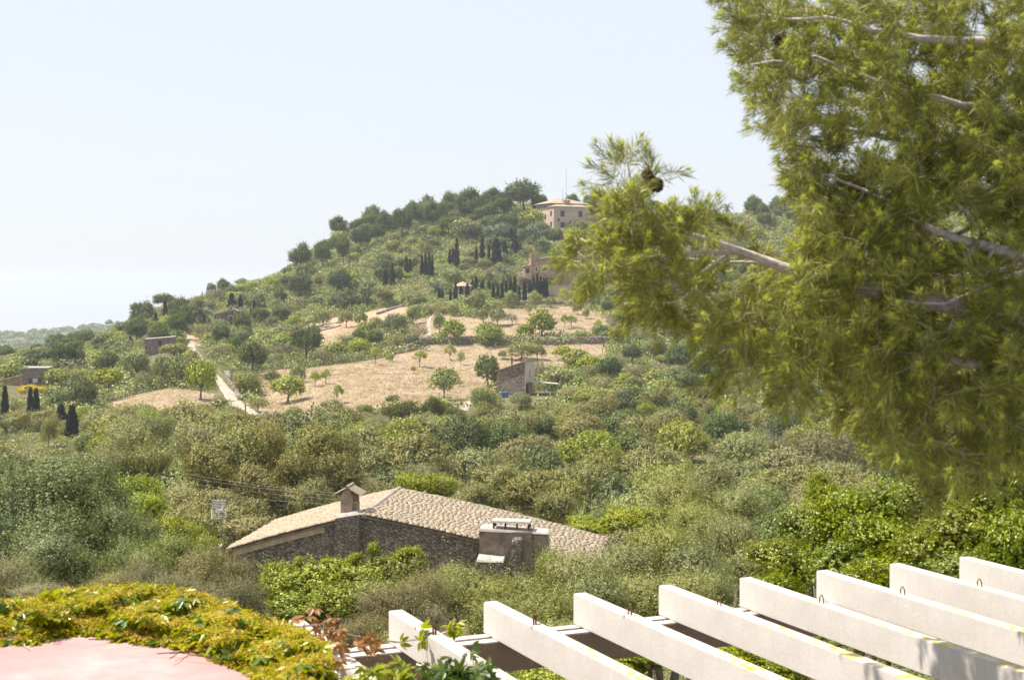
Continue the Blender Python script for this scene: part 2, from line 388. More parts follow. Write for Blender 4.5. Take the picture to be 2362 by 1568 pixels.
SOIL = [[(640, 776), (740, 738), (860, 718), (920, 704), (930, 720), (840, 752), (740, 782)],
        [(840, 690), (900, 650), (960, 640), (1000, 640), (980, 670), (900, 690)],
        [(405, 790), (400, 740), (440, 700), (480, 740), (470, 800)],
        [(1040, 620), (1080, 585), (1120, 580), (1140, 610), (1080, 630)]]
def ground():
    us = np.linspace(-.95, .95, 420)
    ys = np.concatenate([np.linspace(.6, 60, 60, endpoint=False), np.linspace(60, 560, 420, endpoint=False), np.geomspace(560, 8000, 90)])
    # lateral spread stays wide close to the camera so that the sheet has no narrow tip
    Yg, Ug = np.meshgrid(ys, us, indexing='ij')
    X = Ug * (Yg + 60); Z = gz(X, Yg)
    V = np.stack([X, Yg, Z], -1).reshape(-1, 3); n = len(us); m = len(ys)
    a = (np.arange(m - 1)[:, None] * n + np.arange(n - 1)[None, :]).ravel()
    me = mesh_np('ground', V, np.stack([a, a + 1, a + n + 1, a + n], 1), M['ground'], True)
    px = CX + FPX * V[:, 0] / V[:, 1]; py = HY - FPX * V[:, 2] / V[:, 1]
    ok = (V[:, 1] > 190) & (V[:, 1] < 430)
    mea = np.zeros(len(V)); soi = np.zeros(len(V))
    for p in MEADOW: mea[pip(px, py, p) & ok] = 1
    for p in SOIL: soi[pip(px, py, p) & ok] = 1
    mea[V[:, 1] > 560] = .2
    ca = me.color_attributes.new('zone', 'FLOAT_COLOR', 'POINT')
    c = np.ones((len(V), 4), np.float32); c[:, 0] = mea; c[:, 1] = soi; c[:, 2] = 0
    ca.data.foreach_set('color', c.ravel())
    o = obj('ground', me); tag(o, 'dry grassy hillside and valley floor of tan grass, red soil and scrub', None, None, 'structure')
ground()

# ------------------------------------------------------------------ foliage generators
def quads(Pc, T, Nn, L, W):
    T = nrm(T - Nn * np.sum(T * Nn, -1, keepdims=True)); B = np.cross(Nn, T)
    L = np.asarray(L).reshape(-1, 1) * .5; W = np.asarray(W).reshape(-1, 1) * .5
    V = np.stack([Pc - T * L, Pc + B * W, Pc + T * L, Pc - B * W], 1).reshape(-1, 3)
    F = np.arange(len(Pc) * 4).reshape(-1, 4)
    return V, F
def crown_pts(rng, R, nb, ns, nl, slen, up=.4, br=(.34, .5), low=-.45, keep=.5, spike=.25):
    R = np.array(R, float); d = nrm(rng.normal(size=(nb * 4, 3))); d = d[d[:, 2] > low][:nb]
    c = d * R * rng.uniform(.45, .74, (len(d), 1)); b = rng.uniform(*br, len(c)) * R.mean()
    k = rng.randint(0, len(c), ns); s = nrm(rng.normal(size=(ns, 3)))
    pos = c[k] + s * (b[k] * rng.uniform(.55, 1.0, ns))[:, None] * np.array([1, 1, min(1.2, R[2] / R[0])])
    q = np.linalg.norm(pos / R, axis=1); m = (q > keep) & (pos[:, 2] > R[2] * (low - .35)); pos = pos[m]; s = s[m]
    rad = nrm(pos / R)
    o = nrm(s * .8 + rad * .6 + np.array([0, 0, up]) + rng.normal(size=pos.shape) * .3)
    n0 = nrm(rad * .8 + s * .9 + rng.normal(size=pos.shape) * .25)
    t = (np.arange(nl)[None] + rng.uniform(0, 1, (len(pos), nl))) / nl * slen
    t = t * rng.lognormal(0, spike, (len(pos), 1))
    lp = pos[:, None] + o[:, None] * t[..., None] + rng.normal(size=(len(pos), nl, 3)) * slen * .07
    T = nrm(o[:, None] * .7 + rng.normal(size=lp.shape) * .55)
    Nn = nrm(n0[:, None] + rng.normal(size=lp.shape) * .38)
    return lp.reshape(-1, 3), T.reshape(-1, 3), Nn.reshape(-1, 3), c
def crown_mesh(name, seed, mat, R, zc, nb, ns, nl, slen, L, W, **kw):
    rng = np.random.RandomState(seed); p, T, Nn, c = crown_pts(rng, R, nb, ns, nl, slen, **kw)
    p = p + np.array([0, 0, zc]); m = p[:, 2] > .02; p, T, Nn = p[m], T[m], Nn[m]
    s = rng.uniform(.7, 1.25, len(p)); V, F = quads(p, T, Nn, L * s, W * s)
    return mesh_np(name, V, F, mat), c + np.array([0, 0, zc])
def trunk_mesh(name, seed, mat, cents, r0, fork=.35, n=6, lean=0.0, lim=7):
    rnd = random.Random(seed); mb = MB(); cents = sorted([Vector(c) for c in cents], key=lambda v: -v.length)[:lim]
    h = min(c.z for c in cents) if cents else 1
    zf = max(.25, max(c.z for c in cents) * fork)
    tops = Vector((rnd.uniform(-.2, .2) + lean, rnd.uniform(-.2, .2), zf))
    mb.tube([(0, 0, -.6), (rnd.uniform(-.05, .05), 0, 0), tops * .5 + Vector((rnd.uniform(-.1, .1), 0, 0)), tops], [r0 * 1.5, r0 * 1.1, r0 * .85, r0 * .7], 8)
    for c in cents:
        m = tops.lerp(c, .5) + Vector((rnd.uniform(-.15, .15), rnd.uniform(-.15, .15), rnd.uniform(-.1, .2)))
        mb.tube([tops, m, c], [r0 * .55, r0 * .35, r0 * .14], 5)
    return mb.mesh(name, mat, smooth=True)
VAR = {}
def variant(kind, lod, name, mat, R, zc, nb, ns, nl, slen, L, W, r0=.14, bark='bark', fork=.35, cnt=4, **kw):
    out = []
    for i in range(cnt):
        sd_ = hash((kind, lod, i)) % 10000 if False else (sum(map(ord, kind)) * 7 + i * 131 + len(lod) * 17)
        rg = np.random.RandomState(sd_ + 1); Rv = np.array(R) * rg.uniform(.88, 1.12, 3)
        cm, cc = crown_mesh('crown', sd_, M[mat], Rv, zc, nb, ns, nl, slen, L, W, **kw)
        tm = trunk_mesh('trunk', sd_, M[bark], cc, r0, fork)
        out.append((cm, tm))
    VAR[(kind, lod)] = (out, R[0] * 2 * 1.1, zc + R[2] * 1.12)
# nominal trees are 4 m wide; kinds: name, wide leaves far, finer leaves mid
KINDS = {'olive': ('olive_tree', 'olive'), 'tan': ('flowering_olive_tree', 'tan'), 'oak': ('oak_tree', 'oak'), 'lime': ('carob_tree', 'lime'),
         'pine': ('pine_tree', 'pinefar'), 'juniper': ('juniper_tree', 'juniper'), 'dry': ('dry_shrub', 'dry'), 'silver': ('silver_shrub', 'silver'),
         'white': ('blossoming_tree', 'white'), 'almond': ('almond_tree', 'lime')}
variant('olive', 'far', '', 'olive', (2, 2, 1.7), 2.1, 18, 850, 5, .45, .30, .16, up=.5)
variant('olive', 'mid', '', 'olive', (2, 2, 1.7), 2.1, 22, 1900, 9, .5, .17, .075, up=.7)
variant('tan', 'mid', '', 'tan', (2, 2, 2.0), 2.4, 24, 2300, 9, .42, .17, .085, up=.5)
variant('tan', 'far', '', 'tan', (2, 2, 1.7), 2.1, 18, 850, 5, .45, .30, .16, up=.5)
variant('oak', 'far', '', 'oak', (2, 2, 1.6), 1.7, 20, 900, 5, .35, .30, .19, up=.2, low=-.7)
variant('oak', 'mid', '', 'oak', (2, 2, 1.6), 1.7, 26, 2100, 8, .32, .16, .10, up=.2, low=-.7)
variant('lime', 'far', '', 'lime', (2, 2, 1.6), 1.9, 18, 800, 5, .4, .30, .18, up=.4)
variant('lime', 'mid', '', 'lime', (2, 2, 1.6), 1.9, 20, 1900, 8, .38, .17, .10, up=.4)
variant('dry', 'far', '', 'dry', (1.8, 1.8, 1.5), 1.6, 16, 420, 5, .5, .28, .07, up=.8)
variant('dry', 'mid', '', 'dry', (1.8, 1.8, 1.6), 1.7, 20, 1300, 8, .55, .20, .045, up=.9)
variant('pine', 'far', '', 'pinefar', (2.1, 2.1, 1.75), 2.6, 30, 1400, 6, .42, .24, .12, spike=.4, r0=.12, bark='barkdark', fork=.5, up=.7, br=(.18, .38), low=-.75, keep=.35)
variant('juniper', 'far', '', 'juniper', (2.1, 2.1, 1.3), 1.7, 18, 1500, 7, .3, .15, .07, r0=.12, bark='barkdark', up=.6, br=(.28, .42))
variant('silver', 'mid', '', 'silver', (1.8, 1.8, 1.4), 1.4, 20, 2000, 8, .4, .13, .06, up=1.0, low=-.7)
variant('white', 'far', '', 'white', (2, 2, 1.5), 1.7, 20, 1000, 5, .35, .26, .18, up=.3, low=-.6)
variant('olive', 'close', '', 'olive', (2, 2, 1.7), 2.1, 26, 3600, 12, .55, .115, .040, up=.9, br=(.2, .46), cnt=3)
variant('tan', 'close', '', 'tan', (2, 2, 2.0), 2.4, 28, 3800, 12, .42, .105, .050, up=.6, br=(.2, .46), cnt=3)
variant('oak', 'close', '', 'oak', (2, 2, 1.6), 1.7, 28, 3400, 11, .36, .11, .065, up=.3, low=-.7, br=(.2, .42), cnt=3)
variant('lime', 'close', '', 'lime', (2, 2, 1.6), 1.9, 24, 2800, 11, .40, .12, .075, up=.5, br=(.2, .44), cnt=2)
variant('dry', 'close', '', 'dry', (1.8, 1.8, 1.6), 1.7, 24, 2400, 11, .6, .11, .026, up=1.1, cnt=2)
variant('almond', 'far', '', 'lime', (1.7, 1.7, 1.25), 2.2, 12, 420, 5, .4, .26, .12, r0=.11, up=.5)
def cyp(seed, n=1500, nl=5):
    rng = np.random.RandomState(seed); z = rng.uniform(0, 1, n) ** .85
    prof = np.minimum(1, (z + .06) / .16) * np.power(np.clip(1 - z, 0, 1), .55) * (1 + .12 * np.sin(z * 23 + seed))
    a = rng.uniform(0, 6.283, n); r = .5 * prof * rng.uniform(.75, 1.05, n)
    d = np.stack([np.cos(a), np.sin(a), np.zeros(n)], 1)
    p = d * r[:, None] + np.array([0, 0, 1]) * (z * 5 + .12)[:, None]
    o = nrm(d * .25 + np.array([0, 0, 1.0]) + rng.normal(size=(n, 3)) * .12)
    t = (np.arange(nl)[None] + rng.uniform(0, 1, (n, nl))) / nl * .3
    lp = (p[:, None] + o[:, None] * t[..., None]).reshape(-1, 3)
    Nn = nrm(np.repeat(d, nl, 0) + rng.normal(size=lp.shape) * .5); T = nrm(np.repeat(o, nl, 0) + rng.normal(size=lp.shape) * .3)
    V, F = quads(lp, T, Nn, rng.uniform(.12, .24, len(lp)), rng.uniform(.05, .10, len(lp)))
    mb = MB(); mb.tube([(0, 0, -.4), (0, 0, 1), (0, 0, 4.4)], [.09, .07, .015], 6)
    return mesh_np('crown', V, F, M['cypress']), mb.mesh('trunk', M['barkdark'])
CYP = [cyp(s) for s in (3, 11, 27)]
def palm_meshes(seed, nf=34, droop=1.0, flen=2.6, th=2.6, skirt=True):
    rng = np.random.RandomState(seed); Ps, Ts, Ns, Ls, Ws = [], [], [], [], []
    for i in range(nf):
        az = rng.uniform(0, 6.283); el = math.radians(rng.uniform(-35 if skirt else -5, 85)); L = flen * rng.uniform(.8, 1.1)
        h = np.array([math.cos(az), math.sin(az), 0.0]); p = np.array([0, 0, th]); side = np.array([-h[1], h[0], 0.0])
        n = 22; e = el
        for k in range(n):
            d = h * math.cos(e) + np.array([0, 0, math.sin(e)]); p = p + d * L / n; e -= droop * (.02 + .075 * k / n)
            wdt = .55 * math.sin(math.pi * (k + 1.5) / (n + 2)) ** .6
            for sg in (-1, 1):
                ld = nrm(side * sg * .8 + d * .6 - np.array([0, 0, .25])); Ps.append(p + ld * wdt * .5); Ts.append(ld)
                Ns.append(nrm(np.cross(ld, d) * sg + rng.normal(size=3) * .2)); Ls.append(wdt); Ws.append(.07)
            Ps.append(p); Ts.append(d); Ns.append(nrm(np.cross(side, d))); Ls.append(L / n * 1.3); Ws.append(.05)
    V, F = quads(np.array(Ps), np.array(Ts), np.array(Ns), np.array(Ls), np.array(Ws))
    mb = MB(); pts = [(0, 0, -.5)] + [(math.sin(z) * .04, 0, z) for z in np.linspace(0, th, 7)]
    mb.tube(pts, [.3] + [.26 + .02 * (i % 2) for i in range(7)], 10)
    return mesh_np('crown', V, F, M['palm']), mb.mesh('trunk', M['bark'], smooth=True)
PALM = [palm_meshes(4), palm_meshes(9, 40, 1.2), palm_meshes(14, 26, .8, 2.2, 1.2, False)]

# ------------------------------------------------------------------ labels for the many trees
LM = [('the farmhouse roof', 960, 1200), ('the stone field hut', 1190, 880), ('the dry meadow', 850, 880), ('the gravel track', 520, 890),
      ('the one-window stone hut', 368, 800), ('the left edge stone house', 80, 870), ('the low cottage', 525, 725),
      ('the cypress row', 1150, 670), ('the terracotta villa', 1245, 640), ('the hilltop mansion', 1310, 490), ('the upper terrace wall', 1300, 775),
      ('the bare red soil', 760, 750), ('the grid antenna', 505, 1180), ('the skyline palms', 1650, 475), ('the black junipers', 960, 950),
      ('the left grass strip', 360, 930), ('the ridge pine clump', 950, 480), ('the left ridge pines', 690, 590),
      ('the white pergola beams', 1700, 1420), ('the hanging pine boughs', 1950, 800), ('the valley flowering olives', 640, 1120), ('the creeper', 300, 1400), ('the glossy right carob', 2050, 1230)]
USED = set()
def where(px, py, b):
    dx, dy = px - b[1], (py - b[2]) * 1.3
    if abs(dx) > 2 * abs(dy): d = ('right of ' if dx > 0 else 'left of ')
    elif abs(dy) > 2 * abs(dx): d = ('below ' if dy > 0 else 'above ')
    else: d = ('below' if dy > 0 else 'above') + ' and ' + ('right of ' if dx > 0 else 'left of ')
    far = math.hypot(dx, dy)
    return ('just ' if far < 60 else 'close ' if far < 120 else '' if far < 240 else 'well ' if far < 400 else 'far ') + d + b[0]
def autolabel(kind, wdt, hgt, px, py, Y):
    size = 'tiny' if hgt < 2 else 'low' if hgt < 2.9 else 'medium' if hgt < 4 else 'tall' if hgt < 5.4 else 'very tall'
    shape = 'broad ' if wdt > 1.35 * hgt else 'narrow ' if wdt < 1.08 * hgt else ''
    near = sorted(LM, key=lambda l: ((l[1] - px) ** 2 + ((l[2] - py) * 1.3) ** 2))[:5]
    c = [f'{size} {shape}{DESC[kind]} {where(px, py, b)}' for b in near] + [f'{size} {shape}{DESC[kind]} between {near[i][0]} and {near[j][0]}' for i, j in ((0, 1), (0, 2), (1, 2), (0, 3))]
    for l in c:
        if l not in USED and len(l.split()) <= 16: break
    else: l = min(c, key=lambda q: len(q.split()))
    USED.add(l); return l
DESC = {'olive': 'grey-green olive tree', 'tan': 'yellow-brown flowering olive tree', 'oak': 'dark green round oak tree', 'lime': 'bright green carob tree', 'pine': 'dark Aleppo pine',
        'dry': 'greyish half-dry shrub', 'juniper': 'dark yellowish juniper', 'silver': 'silvery green shrub', 'white': 'pale blossoming tree', 'almond': 'small open almond tree'}
CAT = {'olive': 'olive tree', 'tan': 'olive tree', 'oak': 'oak tree', 'lime': 'carob tree', 'pine': 'pine tree', 'dry': 'shrub', 'juniper': 'juniper', 'silver': 'shrub', 'white': 'tree', 'almond': 'almond tree'}
GRP = {'olive': 'olive trees on the hillside and in the valley', 'tan': 'flowering olive trees in the valley', 'oak': 'dark oaks on the hillside', 'lime': 'bright green carob trees on the slopes',
       'pine': 'Aleppo pines along the ridge', 'dry': 'dry shrubs among the trees', 'juniper': 'junipers at the meadow edge', 'silver': 'silvery shrubs', 'white': 'pale blossoming trees below the mansion', 'almond': 'small almond trees in the meadow'}
RND = random.Random(77)
COUNT = {}
def tree(kind, base, wdt, hgt, label=None, lod=None, rz=None, group=True):
    base = Vector(base)
    if lod is None: lod = 'close' if base.y < 112 else 'mid' if base.y < 215 else 'far'
    if (kind, lod) not in VAR: lod = 'far' if (kind, 'far') in VAR else 'mid'
    vs, W0, H0 = VAR[(kind, lod)]
    cm, tm = RND.choice(vs)
    s = wdt / W0; sz = hgt / H0
    if label is None:
        label = autolabel(kind, wdt, hgt, CX + FPX * base.x / base.y, HY - FPX * (base.z + hgt * .5) / base.y, base.y)
    t = thing(KINDS[kind][0], base, label, CAT[kind], RND.uniform(0, 6.28) if rz is None else rz, GRP[kind] if group else None, (s * RND.uniform(.95, 1.05), s, sz))
    obj('crown', cm, t); obj('trunk', tm, t)
    COUNT[kind] = COUNT.get(kind, 0) + 1
    return t
def tree_px(kind, px, py, wpx, hpx, label=None, **kw):       # base seen at (px, py)
    b = G(px, py); k = b.y / FPX
    PLACED.append((b.x, b.y, wpx * k * .45))
    return tree(kind, b, wpx * k, hpx * k, label, **kw)
PLACED = []
def cypress(px, py, top, wpx, label):
    b = G(px, py); k = b.y / FPX; h = (py - top) * k; r = wpx * k
    cm, tm = RND.choice(CYP)
    t = thing('cypress_tree', b, label, 'cypress', RND.uniform(0, 6.28), 'dark columnar cypresses', (r, r, h / 5.1))
    obj('crown', cm, t); obj('trunk', tm, t); PLACED.append((b.x, b.y, .8)); return t
def palm(px, py, hpx, rpx, var, label):
    b = G(px, py); k = b.y / FPX; cm, tm = PALM[var]
    th = (2.6, 2.6, 1.2)[var]; fl = (2.3, 2.3, 2.0)[var]
    t = thing('palm_tree', b, label, 'palm tree', RND.uniform(0, 6.28), 'date palms on the hill', (rpx * k / fl, rpx * k / fl, hpx * k / th))
    obj('crown', cm, t); obj('trunk', tm, t); PLACED.append((b.x, b.y, 1.2)); return t

# ------------------------------------------------------------------ buildings
def face(mb_or_none, f, s0, s1, z0, z1, d0, d1):
    """box on a wall face: f='y' is the face y=0, f='x' the face x=0; s along the wall, d outwards"""
    return (s0, s1, -d1, -d0, z0, z1) if f == 'y' else (-d1, -d0, s0, s1, z0, z1)
def window(par, f, s, z, wd, ht, frame='whitepaint', off=0.0, arch=False, fw=.12, pane='dark', label=None):
    m = MB()
    for a in ((s - wd / 2 - fw, s - wd / 2, z - fw, z + ht + fw), (s + wd / 2, s + wd / 2 + fw, z - fw, z + ht + fw), (s - wd / 2, s + wd / 2, z - fw, z), (s - wd / 2, s + wd / 2, z + ht, z + ht + fw)):
        b = face(None, f, a[0], a[1], a[2], a[3], off - .02, off + .06); m.box(*b)
    w = m.build('window', M[frame], par)
    p = MB()
    if arch:
        poly = [(s - wd / 2, z), (s + wd / 2, z)] + [(s + wd / 2 * math.cos(t), z + ht - wd / 2 + wd / 2 * math.sin(t)) for t in np.linspace(0, math.pi, 7)]
        if f == 'y': p.prism_xz(poly, -off - .09, -off + .02)
        else:
            n = len(poly); p.add([(-off - .09, y, zz) for y, zz in poly] + [(-off + .02, y, zz) for y, zz in poly], [tuple(range(n))[::-1], tuple(range(n, 2 * n))] + [(i, (i + 1) % n, n + (i + 1) % n, n + i) for i in range(n)])
    else: p.box(*face(None, f, s - wd / 2 + .002, s + wd / 2 - .002, z + .002, z + ht - .002, off - .02, off + .025))
    p.build('pane', M[pane], w)
    return w
def hip(par, x0, x1, y0, y1, z, rise, over, name='roof', mat='tile'):
    x0 -= over; x1 += over; y0 -= over; y1 += over; h = min(x1 - x0, y1 - y0) / 2; t = .14
    if x1 - x0 >= y1 - y0: r0 = (x0 + h, (y0 + y1) / 2); r1 = (x1 - h, (y0 + y1) / 2)
    else: r0 = ((x0 + x1) / 2, y0 + h); r1 = ((x0 + x1) / 2, y1 - h)
    m = MB(); V = [(x0, y0, z), (x1, y0, z), (x1, y1, z), (x0, y1, z), (x0, y0, z + t), (x1, y0, z + t), (x1, y1, z + t), (x0, y1, z + t), (*r0, z + rise), (*r1, z + rise)]
    F = [(0, 3, 2, 1), (0, 1, 5, 4), (1, 2, 6, 5), (2, 3, 7, 6), (3, 0, 4, 7)]
    if x1 - x0 >= y1 - y0: F += [(4, 5, 9, 8), (5, 6, 9), (6, 7, 8, 9), (7, 4, 8)]
    else: F += [(4, 5, 8), (5, 6, 9, 8), (6, 7, 9), (7, 4, 8, 9)]
    m.add(V, F)
    return m.build(name, M[mat], par)

# hilltop mansion
def mansion():
    c = P(1277.6, 527, 455); t = thing('mansion', c, 'large pinkish hilltop mansion with hipped tile roofs and a row of arched attic windows', 'mansion', math.radians(25))
    m = MB(); m.box(0, 12.5, 0, 3.2, -4, 6.75); m.box(.15, 13.5, 3.2, 12.8, -4, 7.9); m.build('wall', M['mansion'], t)
    r = hip(t, 0, 12.5, 0, 3.4, 6.75, .85, .35); r2 = hip(t, .15, 13.5, 3.2, 12.8, 7.9, 1.9, .6)
    m = MB(); m.box(-.35, 14.0, 2.72, 13.3, 7.74, 7.898); m.build('eaves', M['dark'], t)
    for sx in (4.9, 6.1):
        k = MB(); k.box(sx - .38, sx + .38, 1.6, 2.4, 7.0, 8.9); k.box(sx - .46, sx + .46, 1.52, 2.48, 8.9, 9.05); k.build('chimney', M['stonepale'], r)
    for i in range(7): window(t, 'x', 4.2 + i * 1.22, 6.05, .72, 1.15, 'mansion', -.15, True, .05)
    for y in (6.2, 9.0, 11.4): window(t, 'x', y, 3.1, .9, 1.45, 'dark', -.15, False, .05)
    window(t, 'x', 1.9, 4.0, .9, 1.5, 'dark', 0, False, .05); window(t, 'x', 1.9, .6, .9, 1.5, 'dark', 0, False, .05)
    for x in (3.0, 9.3): window(t, 'y', x, 3.75, 1.25, 1.75, 'dark', 0, False, .06)
    window(t, 'y', 1.6, 2.4, .6, .7, 'dark', 0, False, .05); window(t, 'y', 3.0, .2, 1.2, 1.7, 'dark', 0, False, .06); window(t, 'y', 9.3, .2, 1.2, 1.7, 'dark', 0, False, .06)
    m = MB(); m.box(-.0, .0 + .12, 3.0, 3.15, -2, 6.7); 
    k = MB(); k.box(.6, 4.6, 12.8, 15.4, -4, 5.7); a = k.build('wall', M['mansion'], t); a['label'] = 'low pinkish side annex wall'
    hip(t, .6, 4.6, 12.9, 15.4, 5.7, .5, .3)
    m = MB(); m.tube([(0, 0, 0), (0, 0, 9.4)], .05, 5)
    for px, base, top, h in ((1306, 459, 390, 0), (1298, 460, 434, 0)):
        p = P(px, base, 461); o = thing('radio_mast', p, 'tall thin radio mast rising above the mansion roof' if h == 0 and px == 1306 else 'shorter thin mast just left of the tall one on the mansion roof', 'mast')
        m = MB(); L = (base - top) / FPX * 461; m.tube([(0, 0, -.8), (0, 0, L)], [.07, .035], 5); m.build('pole', M['polemetal'], o)
        q = MB(); q.tube([(0, 0, -.85), (0, 0, .1)], .12, 6); q.build('base', M['polemetal'], o)
mansion()

def villa():
    c = P(1228, 659, 385); t = thing('villa', c, 'pink stone villa with white-framed windows, a chimney and an arched balcony', 'villa', math.radians(7))
    m = MB(); m.box(0, 6.3, 0, 7, -4.5, 6.9); m.box(6.3, 13, .8, 8, -4.5, 6.2)
    m.build('wall', M['stonepale'], t)
    hip(t, 6.4, 13, .9, 8, 6.2, 1.1, .3)
    m = MB(); m.prism_xz([(-.1, 6.9), (6.4, 6.9), (6.4, 7.05), (4.6, 7.75), (2.4, 7.3), (-.1, 7.1)], -.25, 7.2); r = m.build('roof', M['tile'], t)
    m = MB(); m.box(-.35, .5, .1, .9, 0, 8.0); m.box(-.47, .62, -.02, 1.02, 8.0, 8.25); m.box(-.2, .35, .25, .75, 8.25, 8.55); m.build('chimney', M['stonepale'], r)
    for x, z, wd, h in ((1.05, 3.75, .5, 1.2), (3.1, 3.75, 1.45, 1.3)): window(t, 'y', x, z, wd, h, 'whitepaint', 0, False, .13)
    window(t, 'y', 5.6, .5, .85, 1.5, 'dark', 0, True, .03)
    window(t, 'y', 8.6, 3.4, 1.1, 1.3, 'whitepaint', -.8, False, .12)
    # balcony wing on the left
    m = MB(); m.box(-1.9, -.36, 1.6, 5, -3, 5.1); a = m.build('side_wing', M['stonepale'], t)
    m = MB(); m.prism_xz([(-2.2, 4.95), (.0, 5.45), (.0, 5.65), (-2.2, 5.15)], 1.2, 5.3); m.build('wing_roof', M['tile'], t)
    m = MB(); m.box(-1.45, -.75, 1.50, 1.6, 2.5, 4.4); m.build('doorway', M['dark'], t)
    arch = [(-3.8, -3), (-3.8, 2.35), (-.36, 2.35), (-.36, -3), (-.7, -3), (-.7, .8)] + [(-2.05 + 1.35 * math.cos(a), .8 + 1.0 * math.sin(a)) for a in np.linspace(.15, math.pi - .15, 9)] + [(-3.4, .8), (-3.4, -3)]
    b = MB(); b.prism_xz(arch, -.3, -.05); n = MB(); b.box(-3.8, -.36, -.3 + .26, 1.55, 2.1, 2.34); b.build('balcony', M['stonepale'], t)
    bal = t.children[-1] if t.children else None
    n.box(-3.9, -.36, -.36, -.16, 3.1, 3.25); n.box(-3.9, -.36, -.36, -.16, 2.36, 2.46)
    for i in range(15): x = -3.75 + i * .235; n.tube([(x, -.26, 2.46), (x, -.26, 2.65), (x, -.26, 2.85), (x, -.26, 3.1)], [.04, .08, .045, .05], 5)
    n.build('balustrade', M['whitepaint'], t)
    k = MB(); k.box(-3.3, -.5, 1.2, 1.5, -3, 2.0); k.build('recess_wall', M['stonepale'], t)
    # terrace
    p = P(1266, 667, 381); w = thing('garden_wall', p, 'pale plastered terrace parapet in front of the villa', 'wall', math.radians(4))
    m = MB(); m.box(0, 12, 0, .3, -3, 1.0); m.build('wall_body', M['mansion'], w); m = MB(); m.box(-.05, 12.05, -.08, .38, 1.0, 1.12); m.build('coping', M['coping'], w)
    p = P(1264, 695, 376); w = thing('retaining_wall', p, 'tall grey retaining wall of the villa terrace below the parapet', 'wall', math.radians(3))
    m = MB(); m.box(0, 12, 0, .5, -2.5, 1.7); m.build('wall_body', M['plaster'], w); m = MB(); m.box(-.04, 12.04, -.06, .5, 1.7, 2.5); m.build('upper_band', M['coping'], w)
villa()
def thatch():
    p = P(1040, 668, 372); t = thing('garden_shed', p, 'low garden shed with a conical roof behind the cypress row', 'shed')
    m = MB(); m.prism([(1.9 * math.cos(a) + 3, 1.9 * math.sin(a) + 2) for a in np.linspace(0, 6.283, 13)[:-1]], -2, 1.0); m.build('wall', M['stonepale'], t)
    m = MB(); n = 12; V = [(3, 2, 2.1)] + [(3 + 2.6 * math.cos(a), 2 + 2.6 * math.sin(a), .9) for a in np.linspace(0, 6.283, n + 1)[:-1]]
    m.add(V, [(0, 1 + i, 1 + (i + 1) % n) for i in range(n)] + [tuple(range(1, n + 1))[::-1]]); m.build('roof', M['tile'], t)
thatch()

